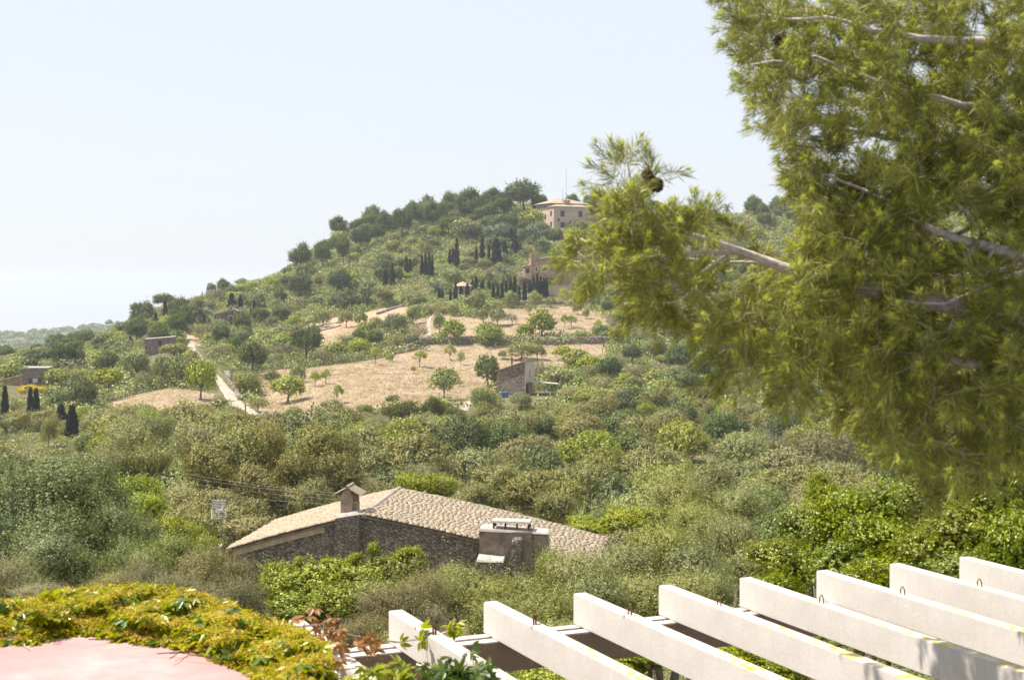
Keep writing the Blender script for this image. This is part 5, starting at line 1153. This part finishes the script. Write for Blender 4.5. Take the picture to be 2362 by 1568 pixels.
def near_tree(kind, label, blobs, bx=None):
    pts = [(P(cx, cy, Y), rw * Y / FPX, rh * Y / FPX) for cx, cy, rw, rh, Y in blobs]
    mx = sum(p[0].x for p in pts) / len(pts); my = sum(p[0].y for p in pts) / len(pts); g = Vector((mx, my, float(gz(mx, my))))
    t = thing(NK[kind], g, label, NC[kind], 0)
    m = MB(); hi = max(p[0].z for p in pts) - g.z; fork = Vector((0, 0, max(.4, hi * .3)))
    m.tube([(0, 0, -.5), (.05, 0, fork.z * .5), fork], [.22, .17, .14], 9)
    for c, rw, rh in pts:
        q = c - g + Vector((0, 0, -.35 * rh)); mid = fork.lerp(q, .5) + Vector((rn2.uniform(-.2, .2), rn2.uniform(-.2, .2), .1)); m.tube([fork, mid, q], [.10, .06, .03], 6)
    m.build('trunk', M['bark'], t, smooth=True)
    for c, rw, rh in pts:
        lm, bm_ = rn2.choice(NEAR[kind]); r = rn2.uniform(0, 6.28); q_ = rn2.uniform(.9, 1.15)
        for nm, me in (('foliage', lm), ('branches', bm_)):
            o = obj(nm, me, t, c - g, (0, 0, r)); o.scale = (rw * .95 * q_, rw * .95, rh * .95 / q_)
    return t
near_tree('silver', 'big dark silvery olive mass at the left edge above the creeper', [(60, 1180, 95, 85, 38), (150, 1160, 90, 80, 38), (40, 1250, 80, 80, 37), (130, 1250, 100, 80, 36), (220, 1150, 70, 70, 39), (215, 1220, 70, 70, 38), (10, 1130, 60, 50, 40)])
near_tree('silver', 'lower silvery olive in front of the big one at the left', [(110, 1300, 85, 55, 31), (60, 1335, 60, 45, 30), (170, 1330, 60, 45, 31)])
near_tree('silver', 'silvery shoot clump right of the big left olive', [(270, 1230, 55, 75, 36), (340, 1255, 50, 50, 36), (300, 1290, 60, 50, 34)])
near_tree('dry', 'greyish dry bush at the lower left corner behind the creeper', [(20, 1345, 70, 45, 26), (90, 1375, 60, 30, 24)])
near_tree('dry', 'straw-coloured bush just above the creeper on the left', [(260, 1365, 60, 40, 26), (330, 1345, 60, 50, 27), (390, 1370, 60, 45, 26)])
near_tree('dry', 'tall straw-coloured bush left of the farmhouse gable', [(470, 1330, 65, 60, 30), (535, 1330, 50, 55, 31), (440, 1390, 60, 40, 28), (550, 1390, 60, 45, 27)])
near_tree('fig', 'dark green leafy shrub left of the antenna mast', [(390, 1225, 45, 32, 40), (440, 1240, 35, 32, 40), (475, 1265, 30, 35, 38), (340, 1245, 30, 25, 40)])
near_tree('olive', 'grey-green bush behind the straw-coloured bushes left of the farmhouse', [(400, 1290, 60, 50, 33), (340, 1310, 50, 45, 32)])
near_tree('fig', 'bright green mastic tree in front of the farmhouse gable', [(690, 1350, 75, 48, 31), (640, 1362, 50, 50, 31), (770, 1345, 75, 50, 31), (850, 1338, 70, 45, 31), (930, 1318, 58, 40, 31), (700, 1405, 75, 45, 30), (780, 1398, 70, 42, 30), (870, 1380, 75, 40, 30), (862, 1268, 17, 16, 31), (945, 1285, 34, 20, 31), (628, 1312, 13, 15, 31), (690, 1296, 13, 13, 31), (820, 1290, 20, 14, 31), (755, 1300, 15, 13, 31)])
near_tree('olive', 'olive tree before the right half of the farmhouse gable', [(1080, 1375, 75, 50, 27), (1150, 1400, 80, 55, 26), (1000, 1395, 70, 50, 26), (1225, 1385, 65, 50, 26), (1045, 1340, 42, 36, 28)])
near_tree('dry', 'brownish dry olive in front of the first pergola beams', [(900, 1420, 80, 60, 22), (960, 1440, 70, 50, 22), (850, 1470, 60, 50, 21), (980, 1380, 60, 50, 24)])
near_tree('olive', 'tall leafy olive in front of the plastered chimney box', [(1275, 1335, 42, 55, 28), (1335, 1345, 75, 70, 27), (1250, 1430, 90, 60, 24), (1370, 1400, 80, 65, 25), (1160, 1440, 80, 50, 23)])
near_tree('olive', 'wide feathery olive right of the farmhouse roof', [(1450, 1320, 70, 65, 30), (1530, 1280, 75, 70, 31), (1600, 1330, 70, 65, 30), (1470, 1390, 90, 60, 26), (1570, 1390, 85, 60, 26), (1640, 1380, 60, 60, 27)])
near_tree('olive', 'olive behind the carob on the right', [(1700, 1260, 60, 60, 38), (1640, 1250, 55, 50, 40), (1740, 1320, 60, 60, 33)])
near_tree('carob', 'large glossy bright carob behind the right pergola beams', [(1800, 1300, 70, 62, 21), (1860, 1230, 70, 60, 21.5), (1950, 1200, 75, 65, 21), (2030, 1260, 85, 70, 20), (1930, 1310, 80, 65, 20), (1790, 1370, 60, 45, 20), (1900, 1145, 42, 38, 22), (1885, 1110, 20, 22, 22), (2060, 1170, 70, 55, 21), (2040, 1340, 80, 50, 19)])
near_tree('carob', 'carob crown at the right edge under the hanging pine', [(2150, 1150, 75, 60, 20), (2230, 1230, 85, 75, 19), (2310, 1150, 80, 70, 19), (2350, 1260, 80, 80, 18), (2150, 1270, 80, 65, 19), (2250, 1320, 80, 50, 18), (2200, 1110, 50, 35, 20)])
near_tree('fig', 'low bright shrub seen through the gaps between pergola beams', [(1380, 1560, 90, 50, 17), (1500, 1530, 90, 50, 17), (1660, 1530, 90, 50, 17), (1250, 1580, 80, 40, 16)])
near_tree('carob', 'low carob seen through the right gaps between pergola beams', [(1850, 1480, 100, 50, 18), (2050, 1470, 100, 60, 18), (1780, 1540, 90, 50, 17), (2250, 1450, 110, 60, 17)])
near_tree('olive', 'low olive beneath the left pergola beams', [(1100, 1540, 110, 60, 18), (1300, 1500, 100, 60, 19), (950, 1540, 90, 60, 17)])
near_tree('tan', 'tall flowering olive behind the left roof slope, left half', [(480, 1100, 70, 75, 80), (550, 1050, 70, 62, 82), (460, 1045, 55, 55, 84), (590, 1140, 70, 65, 78), (500, 1185, 65, 55, 76), (615, 1045, 50, 60, 82), (560, 1190, 60, 50, 75)])
near_tree('tan', 'tall flowering olive behind the left roof slope, right half', [(735, 1030, 58, 55, 82), (775, 1095, 62, 62, 80), (690, 1090, 55, 70, 80), (795, 1035, 40, 45, 83), (660, 1170, 60, 50, 78), (790, 1060, 40, 45, 83), (720, 1160, 50, 50, 77), (570, 1225, 60, 35, 72)])
near_tree('fig', 'yellow-green round tree just behind the farmhouse ridge', [(980, 1128, 45, 32, 76), (1020, 1125, 35, 28, 77), (940, 1118, 30, 24, 78)])
near_tree('fig', 'bright green creeping tree behind the right end of the farmhouse roof', [(1370, 1218, 50, 22, 66), (1440, 1205, 50, 26, 66), (1500, 1195, 45, 26, 67), (1340, 1205, 30, 18, 68)])
near_tree('tan', 'domed olive behind the right roof slope of the farmhouse', [(1150, 1110, 60, 50, 82), (1220, 1140, 65, 55, 80), (1110, 1150, 50, 40, 79), (1280, 1175, 50, 40, 76)])
near_tree('olive', 'tall grey olive left of the flowering olives', [(300, 1040, 60, 60, 92), (350, 1010, 50, 55, 95), (270, 1090, 50, 50, 90), (350, 1080, 50, 50, 90)])
near_tree('fig', 'yellow-green bush between the left olive and the flowering olives', [(290, 1140, 55, 45, 52), (340, 1175, 45, 40, 50), (330, 1130, 40, 30, 54)])
near_tree('olive', 'olive below the roof right end in the mid valley', [(1560, 1160, 60, 50, 62), (1640, 1140, 60, 55, 64), (1700, 1170, 50, 45, 60), (1600, 1200, 60, 40, 56)])

# ------------------------------------------------------------------ creeper on the pink roof
def creeper():
    rng = np.random.RandomState(17)
    poly = [(-60, 1400), (0, 1392), (60, 1385), (150, 1362), (300, 1352), (430, 1362), (520, 1392), (600, 1425), (700, 1455), (745, 1490), (770, 1600), (610, 1620), (585, 1552), (450, 1500), (330, 1482), (180, 1460), (70, 1480), (0, 1488), (-60, 1488)]
    o = Vector((-2.3, 9.4, -2.2)); t = thing('creeper', o, 'mound of yellow-green flowering creeper spreading over the pink roof edge', 'creeper')
    def samp(n, zmax=.20):
        px = rng.uniform(-60, 790, n * 3); py = rng.uniform(1340, 1640, n * 3); m = pip(px, py, poly); px, py = px[m][:n], py[m][:n]
        lump = .5 + .5 * np.sin(px * .031 + np.sin(py * .05) * 1.5) * np.sin(py * .06 + 1)
        e = np.interp(px, [-60, 70, 180, 330, 450, 585, 610, 800], [1488, 1480, 1460, 1482, 1500, 1552, 1620, 1700]); ed = np.clip((e - py) / 70, .12, 1); h = rng.uniform(0, 1, len(px)) ** .6 * (.06 + zmax * lump * .7) * ed; z = -2.2 + h; Y = -z * FPX / (py - HY)
        return np.stack([(px - CX) / FPX * Y, Y, z], 1), lump
    def palmate(c, size, n=5, tiltsd=.45, up=(0, 0, 1)):
        Pl, T, Nn, L, W = [], [], [], [], []
        N0 = nrm(rng.normal(size=(len(c), 3)) * tiltsd + np.array(up)); A = nrm(np.cross(N0, rng.normal(size=N0.shape))); B = np.cross(N0, A)
        for k in range(n):
            a = (k - (n - 1) / 2) * .95; d = nrm(A * math.cos(a) + B * math.sin(a) - N0 * .25); s = size * (1 - .12 * abs(k - (n - 1) / 2))
            Pl.append(c + d * s[:, None] * .52); T.append(d); Nn.append(nrm(N0 + d * .3 + rng.normal(size=d.shape) * .18)); L.append(s); W.append(s * .42)
        return leaf6(np.concatenate(Pl), np.concatenate(T), np.concatenate(Nn), np.concatenate(L), np.concatenate(W))
    c, l = samp(4300); V, F = palmate(c, rng.uniform(.045, .095, len(c))); obj('leaves', mesh_np('leaves', V - np.array(o), F, M['vine']), t)
    c, l = samp(300, .24); V, F = palmate(c, rng.uniform(.07, .11, len(c))); q = obj('dark_leaves', mesh_np('dark_leaves', V - np.array(o), F, M['vinegreen']), t)
    # flower heads: flat umbels of tiny beads
    c, l = samp(2600, .24); m = rng.rand(len(c)) < .5 + .5 * l; c = c[m]; n = len(c); nb = 26
    N0 = nrm(rng.normal(size=(n, 3)) * .3 + np.array([0, 0, 1])); A = nrm(np.cross(N0, rng.normal(size=N0.shape))); B = np.cross(N0, A)
    a = rng.uniform(0, 6.283, (n, nb)); r = rng.uniform(0, 1, (n, nb)) ** .5 * rng.uniform(.025, .055, (n, 1))
    p = c[:, None] + A[:, None] * (r * np.cos(a))[..., None] + B[:, None] * (r * np.sin(a))[..., None] + N0[:, None] * (.03 - r * .3)[..., None] + rng.normal(size=(n, nb, 3)) * .004
    V, F = quads(p.reshape(-1, 3), nrm(rng.normal(size=(n * nb, 3))), nrm(np.repeat(N0, nb, 0) + rng.normal(size=(n * nb, 3)) * .5), rng.uniform(.008, .017, n * nb), rng.uniform(.006, .012, n * nb))
    obj('flower_heads', mesh_np('flower_heads', V - np.array(o), F, M['vinefl']), t)
    m = MB(); stems, _ = samp(70)
    for k in range(len(stems)):
        q = Vector(stems[k]) - o; q.z = .02; d = Vector((rng.uniform(-1, 1), rng.uniform(-1, 1), 0)).normalized(); pts = [q]
        for j in range(6): d = (d + Vector((rng.uniform(-.5, .5), rng.uniform(-.5, .5), 0))).normalized(); pts.append(pts[-1] + d * .07 + Vector((0, 0, rng.uniform(-.01, .02))))
        m.tube(pts, .0035, 4)
    m.build('stem', M['rust'], t)
    # shoot running over the first beams
    o2 = P(730, 1475, 10.1); s = thing('creeper', o2, 'reddish creeper shoot trailing across the tops of the left pergola beams', 'creeper')
    path = [P(560, 1462, 9.7), P(640, 1450, 10.0), P(730, 1440, 10.3), P(770, 1455, 10.4), P(840, 1470, 10.6), P(915, 1480, 10.8), P(985, 1470, 10.9), P(1035, 1455, 10.9)]
    path2 = [P(1000, 1452, 10.9), P(1045, 1447, 10.9), P(1060, 1440, 10.9)]
    path3 = [P(735, 1440, 10.3), P(755, 1480, 9.9), P(760, 1530, 9.2), P(790, 1570, 8.8)]
    m = MB()
    for pp in (path, path3): m.tube([q - o2 for q in pp], .007, 5)
    m.build('stem', M['barkpale'], s)
    def along(pp, n, sp):
        pp = np.array([tuple(q) for q in pp]); i = rng.randint(0, len(pp) - 1, n); f = rng.uniform(0, 1, (n, 1)); return pp[i] * (1 - f) + pp[i + 1] * f + rng.normal(size=(n, 3)) * sp
    c1 = np.concatenate([along([P(710, 1440, 10.2), P(790, 1465, 10.4)], 26, .06), along([P(745, 1460, 10.1), P(760, 1530, 9.4)], 20, .05), along([P(830, 1480, 10.5), P(870, 1490, 10.3)], 12, .05), along([P(700, 1450, 10.0), P(730, 1500, 9.4)], 14, .06)])
    c2 = np.concatenate([along([P(905, 1475, 10.8), P(985, 1480, 10.8)], 5, .03), along([P(1035, 1450, 10.85), P(1060, 1447, 10.9)], 7, .03)])
    V, F = palmate(c1, rng.uniform(.05, .10, len(c1)), 5, .7); obj('leaves', mesh_np('leaves', V - np.array(o2), F, M['vinered']), s)
    V, F = palmate(c2, rng.uniform(.07, .11, len(c2)), 5, .8); obj('leaves', mesh_np('leaves', V - np.array(o2), F, M['vine']), s)
    # glossy tuft at the bottom edge
    o3 = P(960, 1560, 7.6); s = thing('creeper', o3, 'glossy green and yellow creeper tuft rising at the bottom edge before the beams', 'creeper')
    c = np.concatenate([along([P(820, 1585, 7.9), P(900, 1560, 7.9)], 46, .06), along([P(880, 1560, 7.8), P(980, 1560, 7.7)], 30, .05)]); V, F = palmate(c, rng.uniform(.05, .09, len(c)), 5, .7); obj('leaves', mesh_np('leaves', V - np.array(o3), F, M['vine']), s)
    c = np.concatenate([along([P(960, 1575, 7.6), P(1130, 1545, 7.5)], 60, .05), along([P(1000, 1560, 7.6), P(1150, 1590, 7.4)], 40, .05)]); V, F = palmate(c, rng.uniform(.05, .085, len(c)), 5, .7); obj('leaves', mesh_np('leaves', V - np.array(o3), F, M['vinegreen']), s)
    m = MB()
    for k in range(14):
        a = P(rng.uniform(820, 1140), 1640, 7.5); b = P(CX + FPX * a.x / a.y + rng.uniform(-30, 30), rng.uniform(1540, 1575), 7.6); m.tube([a - o3, a.lerp(b, .5) - o3 + Vector((.02, 0, .01)), b - o3], .004, 4)
    m.build('stem', M['rust'], s)
creeper()

# ------------------------------------------------------------------ the big Aleppo pine reaching in from the right
def big_pine():
    rng = np.random.RandomState(91)
    trunk = Vector((4.1, 7.8, -9.6)); gzt = float(gz(4.1, 7.8)); trunk.z = gzt
    limbs = [  # picture x, y, depth, radius (m)
     [(3150, 900, 7.8, .10), (2500, 790, 7.5, .055), (2150, 700, 7.2, .040), (1990, 668, 7.0, .033), (1845, 632, 6.9, .028), (1740, 592, 6.9, .022), (1660, 562, 6.8, .015), (1560, 535, 6.8, .010), (1470, 500, 6.7, .007), (1455, 420, 6.7, .005), (1442, 330, 6.7, .003)],
     [(1745, 594, 6.9, .017), (1690, 580, 6.9, .015), (1620, 580, 6.8, .011), (1520, 600, 6.8, .008), (1430, 590, 6.7, .006), (1340, 550, 6.7, .004)],
     [(1690, 580, 6.9, .008), (1600, 640, 6.9, .007), (1540, 690, 6.9, .005), (1440, 700, 6.9, .003)],
     [(3150, 700, 7.6, .09), (2600, 640, 7.3, .045), (2362, 592, 7.1, .03), (2240, 560, 7.0, .024), (2160, 535, 6.9, .018), (2060, 470, 6.9, .010), (1900, 400, 6.9, .005)],
     [(2250, 563, 7.0, .012), (2226, 600, 6.9, .011), (2222, 690, 6.9, .009), (2190, 760, 6.8, .006)],
     [(2290, 578, 7.0, .010), (2262, 620, 6.95, .009), (2246, 655, 6.9, .006)],
     [(2200, 545, 7, .012), (2250, 520, 6.9, .012), (2210, 470, 6.8, .008)],
     [(2600, 610, 7.2, .02), (2362, 628, 6.8, .014), (2290, 650, 6.7, .010), (2180, 700, 6.7, .006), (2060, 690, 6.7, .004)],
     [(3100, 350, 7.6, .08), (2600, 220, 7.2, .04), (2300, 100, 7.0, .025), (2120, 90, 6.9, .018), (1950, 50, 6.9, .010), (1720, 40, 6.9, .004)],
     [(2600, 240, 7.2, .03), (2300, 260, 7.0, .022), (2080, 210, 6.9, .014), (1880, 130, 6.9, .007), (1730, 150, 6.9, .003)],
     [(3100, 560, 7.7, .07), (2500, 420, 7.4, .035), (2150, 330, 7.3, .02), (1950, 300, 7.2, .010), (1820, 270, 7.2, .004)],
     [(3100, 1000, 7.9, .08), (2500, 900, 7.6, .04), (2200, 830, 7.4, .022), (2000, 740, 7.3, .014), (1860, 735, 7.2, .009), (1740, 760, 7.2, .006), (1640, 830, 7.2, .003)],
     [(3100, 1080, 7.9, .07), (2500, 980, 7.7, .035), (2250, 960, 7.5, .02), (2100, 930, 7.5, .010), (2030, 960, 7.5, .004)],
     [(2500, 980, 7.7, .025), (2250, 1020, 7.8, .014), (2160, 1080, 7.8, .005)],
     [(3100, 800, 9.5, .07), (2500, 850, 10.2, .04), (2150, 860, 10.6, .02), (1950, 820, 10.8, .008)],  # this deep limb and the next carry shoots added to shade the pergola
     [(3100, 500, 9.0, .07), (2500, 600, 9.6, .04), (2200, 640, 10.0, .02), (2000, 600, 10.2, .016), (1800, 612, 10.3, .013), (1620, 600, 10.4, .010), (1470, 590, 10.4, .005)],
     [(3100, 100, 8, .06), (2500, 20, 7.4, .03), (2200, -80, 7.2, .02), (1900, -120, 7.1, .01)]]
    # skeleton nodes
    nodes = []; rad = []; par = []
    def addn(p, parent, r): nodes.append(np.array(p)); par.append(parent); rad.append(r); return len(nodes) - 1
    segs = []
    tp = []
    for z in np.linspace(trunk.z, 3.5, 14): tp.append((trunk.x + .25 * math.sin((z - trunk.z) * .35), trunk.y + .1 * math.sin(z), z))
    for L in limbs:
        pts = [P(a, b, c) for a, b, c, d in L]; rs = [d for a, b, c, d in L]; prev = -1
        if L[0][0] > 2700:
            near = min(tp, key=lambda q: abs(q[2] - (pts[0].z - .5))); pts = [Vector(near)] + pts; rs = [rs[0] * 1.3] + rs
        fine = [(pts[0], rs[0])]
        for i in range(len(pts) - 1):
            n = max(1, int((pts[i + 1] - pts[i]).length / .09))
            for k in range(1, n + 1):
                f = k / n; w_ = Vector(rng.normal(size=3)) * (.006 if f < 1 else 0); fine.append((pts[i].lerp(pts[i + 1], f) + w_, rs[i] * (1 - f) + rs[i + 1] * f))
        segs.append(fine)
        for p, r in fine: prev = addn(tuple(p), prev, r)
    nl0 = len(nodes)
    outer = [(1648, -60), (1655, 10), (1670, 60), (1665, 110), (1685, 180), (1740, 225), (1770, 280), (1800, 330), (1850, 345), (1800, 395), (1790, 430), (1830, 475), (1815, 530), (1790, 600), (1830, 640), (1880, 690),
             (1870, 760), (1920, 830), (1930, 880), (1985, 950), (2000, 1000), (2080, 1060), (2150, 1120), (2230, 1125), (2310, 1090), (2420, 1040), (2520, 900), (2520, -60)]
    low = [(1278, 470), (1300, 500), (1350, 440), (1345, 400), (1380, 370), (1430, 390), (1425, 310), (1445, 300), (1460, 330), (1495, 340), (1505, 395), (1540, 450), (1590, 505), (1660, 540), (1720, 520), (1745, 540), (1760, 575), (1800, 600), (1880, 640), (1900, 720),
           (1880, 830), (1890, 890), (1835, 925), (1760, 908), (1670, 888), (1600, 862), (1595, 825), (1625, 785), (1580, 748), (1480, 725), (1385, 698), (1305, 655), (1283, 595)]
    S = []
    def fill(poly, n, d0, d1, gap=.0):
        px = rng.uniform(1270, 2520, n * 6); py = rng.uniform(-60, 1130, n * 6); m = pip(px, py, poly)
        if gap: m &= (np.sin(px * .021 + 1.3 * np.sin(py * .017)) * np.sin(py * .024 + px * .006) > -gap)
        px, py = px[m][:n], py[m][:n]; d = rng.uniform(d0, d1, len(px)); return np.stack([(px - CX) / FPX * d, d, -(py - HY) / FPX * d], 1)
    S = np.concatenate([fill(outer, 900, 6.3, 7.6, .45), fill(outer, 420, 7.4, 9.2), fill(low, 320, 6.2, 7.3, .55), fill(low, 40, 6.8, 7.4),
        fill([(1850, 560), (1850, 880), (2000, 1000), (2200, 1060), (2500, 1000), (2500, 500), (2000, 500)], 200, 9.6, 11.0),  # deep shoots from here on, added so their shadow falls on the beams
        fill([(1690, 640), (1700, 860), (1850, 890), (2000, 1000), (2100, 1020), (2300, 980), (2300, 600), (1900, 560)], 460, 10.2, 10.9),
        fill([(1400, 520), (1760, 600), (1800, 740), (1560, 710), (1420, 660)], 150, 10.1, 10.8)])
    tipq = S + np.array([-.75, -.15, .12]) * .13; tx = CX + FPX * tipq[:, 0] / tipq[:, 1]; ty = HY - FPX * tipq[:, 2] / tipq[:, 1]
    qx = CX + FPX * S[:, 0] / S[:, 1]; qy = HY - FPX * S[:, 2] / S[:, 1]; S = S[(pip(tx, ty, outer) | pip(tx, ty, low) | (S[:, 1] > 9.5)) & ~((qx > 1240) & (qx < 1375) & (qy > 425) & (qy < 512))]
    # knock out some sky and valley gaps
    px = CX + FPX * S[:, 0] / S[:, 1]; py = HY - FPX * S[:, 2] / S[:, 1]; keep = np.ones(len(S), bool)
    for gx, gy, gr in ((1800, 95, 26), (1760, 60, 18), (1850, 50, 18), (1700, 120, 14), (1740, 450, 20), (1780, 540, 32), (1720, 520, 18), (1905, 905, 26), (1570, 800, 20), (1460, 420, 14), (1540, 620, 22), (1640, 545, 14), (1790, 590, 26), (1730, 640, 30), (1600, 600, 16), (1325, 450, 34), (1335, 485, 34), (1300, 520, 18), (1400, 400, 20), (1300, 440, 30), (1560, 400, 22), (1690, 470, 22)):
        keep &= ((px - gx) ** 2 + (py - gy) ** 2) > gr ** 2 * 1.6
    for gx0, gy0, gx1, gy1 in ((1610, 535, 1870, 668), (2150, 530, 2362, 600), (2205, 560, 2240, 690), (1960, 60, 2330, 120)):     # keep the bare branches visible
        keep &= ~((px > gx0) & (px < gx1) & (py > gy0) & (py < gy1) & (S[:, 1] < 7.1))
    S = S[keep]
    # grow twigs towards each shoot, nearest to the skeleton first
    base = np.array(nodes); D = np.sqrt(((S[:, None] - base[None]) ** 2).sum(-1).min(1)); order = np.argsort(D); twigs = []; child = {}
    N_ = list(nodes); dirs = np.zeros_like(S)
    arr = np.zeros((len(nodes) + len(S) * 4 + 10, 3)); arr[:len(nodes)] = base; cnt = len(nodes)
    for i in order:
        d = np.sqrt(((arr[:cnt] - S[i]) ** 2).sum(1)); j = int(np.argmin(d + .02 * (arr[:cnt, 2] > S[i][2] + .1))); a = arr[j].copy(); b = S[i]; L = d[j]
        dd = nrm((b - a)[None])[0]; mid = (a + b) / 2 + rng.normal(size=3) * L * .10 - np.array([0, 0, L * .06]); q1 = a * .75 + b * .25 + rng.normal(size=3) * L * .06
        twigs.append((a, q1, mid, b, L)); arr[cnt] = mid; arr[cnt + 1] = b; arr[cnt + 2] = q1; cnt += 3
        out = np.array([-.75, -.15, .12]); dirs[i] = nrm((dd * .8 + out * .5 + np.array([0, 0, rng.uniform(-.35, .65) if b[2] / b[1] > -.02 else rng.uniform(-.85, .35)]) + rng.normal(size=3) * .25)[None])[0]
    label = 'large Aleppo pine reaching in from the right edge with bare pale branches and long needles'
    t = thing('pine_tree', trunk, label, 'pine tree'); o = np.array(trunk)
    m = MB(); m.tube([Vector(q) - trunk for q in tp], [.24 - .012 * i for i in range(len(tp))], 12); m.build('trunk', M['bark'], t, smooth=True)
    for fine in segs:
        m = MB(); m.tube([p - trunk for p, r in fine], [r for p, r in fine], 7); m.build('branch', M['barkpale'], t, smooth=True)
    # twigs
    m = MB()
    for a, q1, mid, b, L in twigs:
        r = .0022 + .0045 * min(L, .6); m.tube([Vector(a - o), Vector(q1 - o), Vector(mid - o), Vector(b - o)], [r, r * .85, r * .7, r * .5], 4)
    m.build('twigs', M['twig'], t)
    # needles along the end of every shoot, with some side shoots
    Pn, Tn, Nn, Ln = [], [], [], []; tipP, tipT, tipN, tipL = [], [], [], []
    for i in range(len(S)):
        for s in range(rng.randint(2, 5)):
            d = dirs[i] if s == 0 else nrm((dirs[i] + rng.normal(size=3) * .6)[None])[0]
            L = rng.uniform(.08, .17); n = int(66 * L / .13)
            k = np.sort(rng.uniform(0, 1, n)); base_ = S[i] + d * (k * L)[:, None] + np.array([0, 0, -.02]) * (k[:, None] ** 2)
            sp = .75 - .4 * k; T = nrm(d * (1 - sp[:, None] * .35) + nrm(rng.normal(size=(n, 3))) * sp[:, None] + np.array([0, 0, -.10])); ln = rng.uniform(.07, .125, n) * (1.0 - .25 * k)
            Pn.append(base_ + T * ln[:, None] * .5); Tn.append(T); Nn.append(nrm(rng.normal(size=(n, 3)) + np.array([-.5, 0, .8]))); Ln.append(ln)
            n2 = 16; T = nrm(d + rng.normal(size=(n2, 3)) * .22); ln = rng.uniform(.03, .055, n2); e = S[i] + d * L
            tipP.append(e + T * ln[:, None] * .5); tipT.append(T); tipN.append(nrm(rng.normal(size=(n2, 3)))); tipL.append(ln)
    Pn, Tn, Nn, Ln = map(np.concatenate, (Pn, Tn, Nn, Ln)); kk = CX + FPX * Pn[:, 0] / Pn[:, 1] > 1280 + 12 * np.sin(Pn[:, 2] * 40); ky = HY - FPX * Pn[:, 2] / Pn[:, 1]; kx = CX + FPX * Pn[:, 0] / Pn[:, 1]; kk &= ~((kx < 1362) & (ky < 488 + 14 * np.sin(kx * .2)) & (ky > 440)); Pn, Tn, Nn, Ln = Pn[kk], Tn[kk], Nn[kk], Ln[kk]; V, F = quads(Pn, Tn, Nn, Ln, np.full(len(Ln), .0040)); print('NEEDLES', len(Ln))
    obj('needles', mesh_np('needles', V - o, F, M['needle']), t)
    tipP, tipT, tipN, tipL = map(np.concatenate, (tipP, tipT, tipN, tipL)); V, F = quads(tipP, tipT, tipN, tipL, np.full(len(tipL), .0045)); obj('young_needles', mesh_np('young_needles', V - o, F, M['tip']), t)
    # cones
    cm = MB(); rows = 7
    for r in range(rows):
        z = r / rows; rr = .028 * math.sin(math.pi * (z * .8 + .15)); nn = 8
        for k in range(nn):
            a = 2 * math.pi * (k + .5 * (r % 2)) / nn; x, y = math.cos(a), math.sin(a); c = Vector((x * rr * .55, y * rr * .55, -.07 * z)); u = Vector((-y, x, 0)) * .010; q = Vector((x * rr * 1.25, y * rr * 1.25, -.07 * z - .008))
            cm.add([c - u, c + u, q + u * .7, q - u * .7, c - u + Vector((0, 0, .008)), c + u + Vector((0, 0, .008)), q + u * .7 + Vector((0, 0, .006)), q - u * .7 + Vector((0, 0, .006))], [(0, 3, 2, 1), (4, 5, 6, 7), (0, 1, 5, 4), (1, 2, 6, 5), (2, 3, 7, 6), (3, 0, 4, 7)])
    cm.tube([(0, 0, .02), (0, 0, -.065)], [.012, .008], 6); cme = cm.mesh('cone', M['cone'])
    for px, py, Y, s in ((1806, 82, 6.9, 1.0), (1845, 118, 6.85, 1.3), (1505, 412, 6.7, 1.0), (1498, 390, 6.7, .8), (1860, 126, 6.9, .9)):
        c = obj('cone', cme, t, P(px, py, Y) - trunk, (rng.uniform(-.6, .6), rng.uniform(-.6, .6), 0)); c.scale = (s, s, s)
big_pine()

# ------------------------------------------------------------------ air
def haze():
    m, nt, out = newmat('haze_air'); v = nt.nodes.new('ShaderNodeVolumePrincipled'); v.inputs['Density'].default_value = HAZE
    v.inputs['Color'].default_value = (.86, .92, 1.0, 1); v.inputs['Anisotropy'].default_value = .2
    nt.links.new(v.outputs[0], out.inputs['Volume'])
    mb = MB(); mb.box(-9000, 9000, -60, 8600, -330, 60); o = mb.build('haze', m); tag(o, 'thin bluish summer haze filling the air over the valley', 'haze', None, 'stuff')
HAZE = .00020
haze()
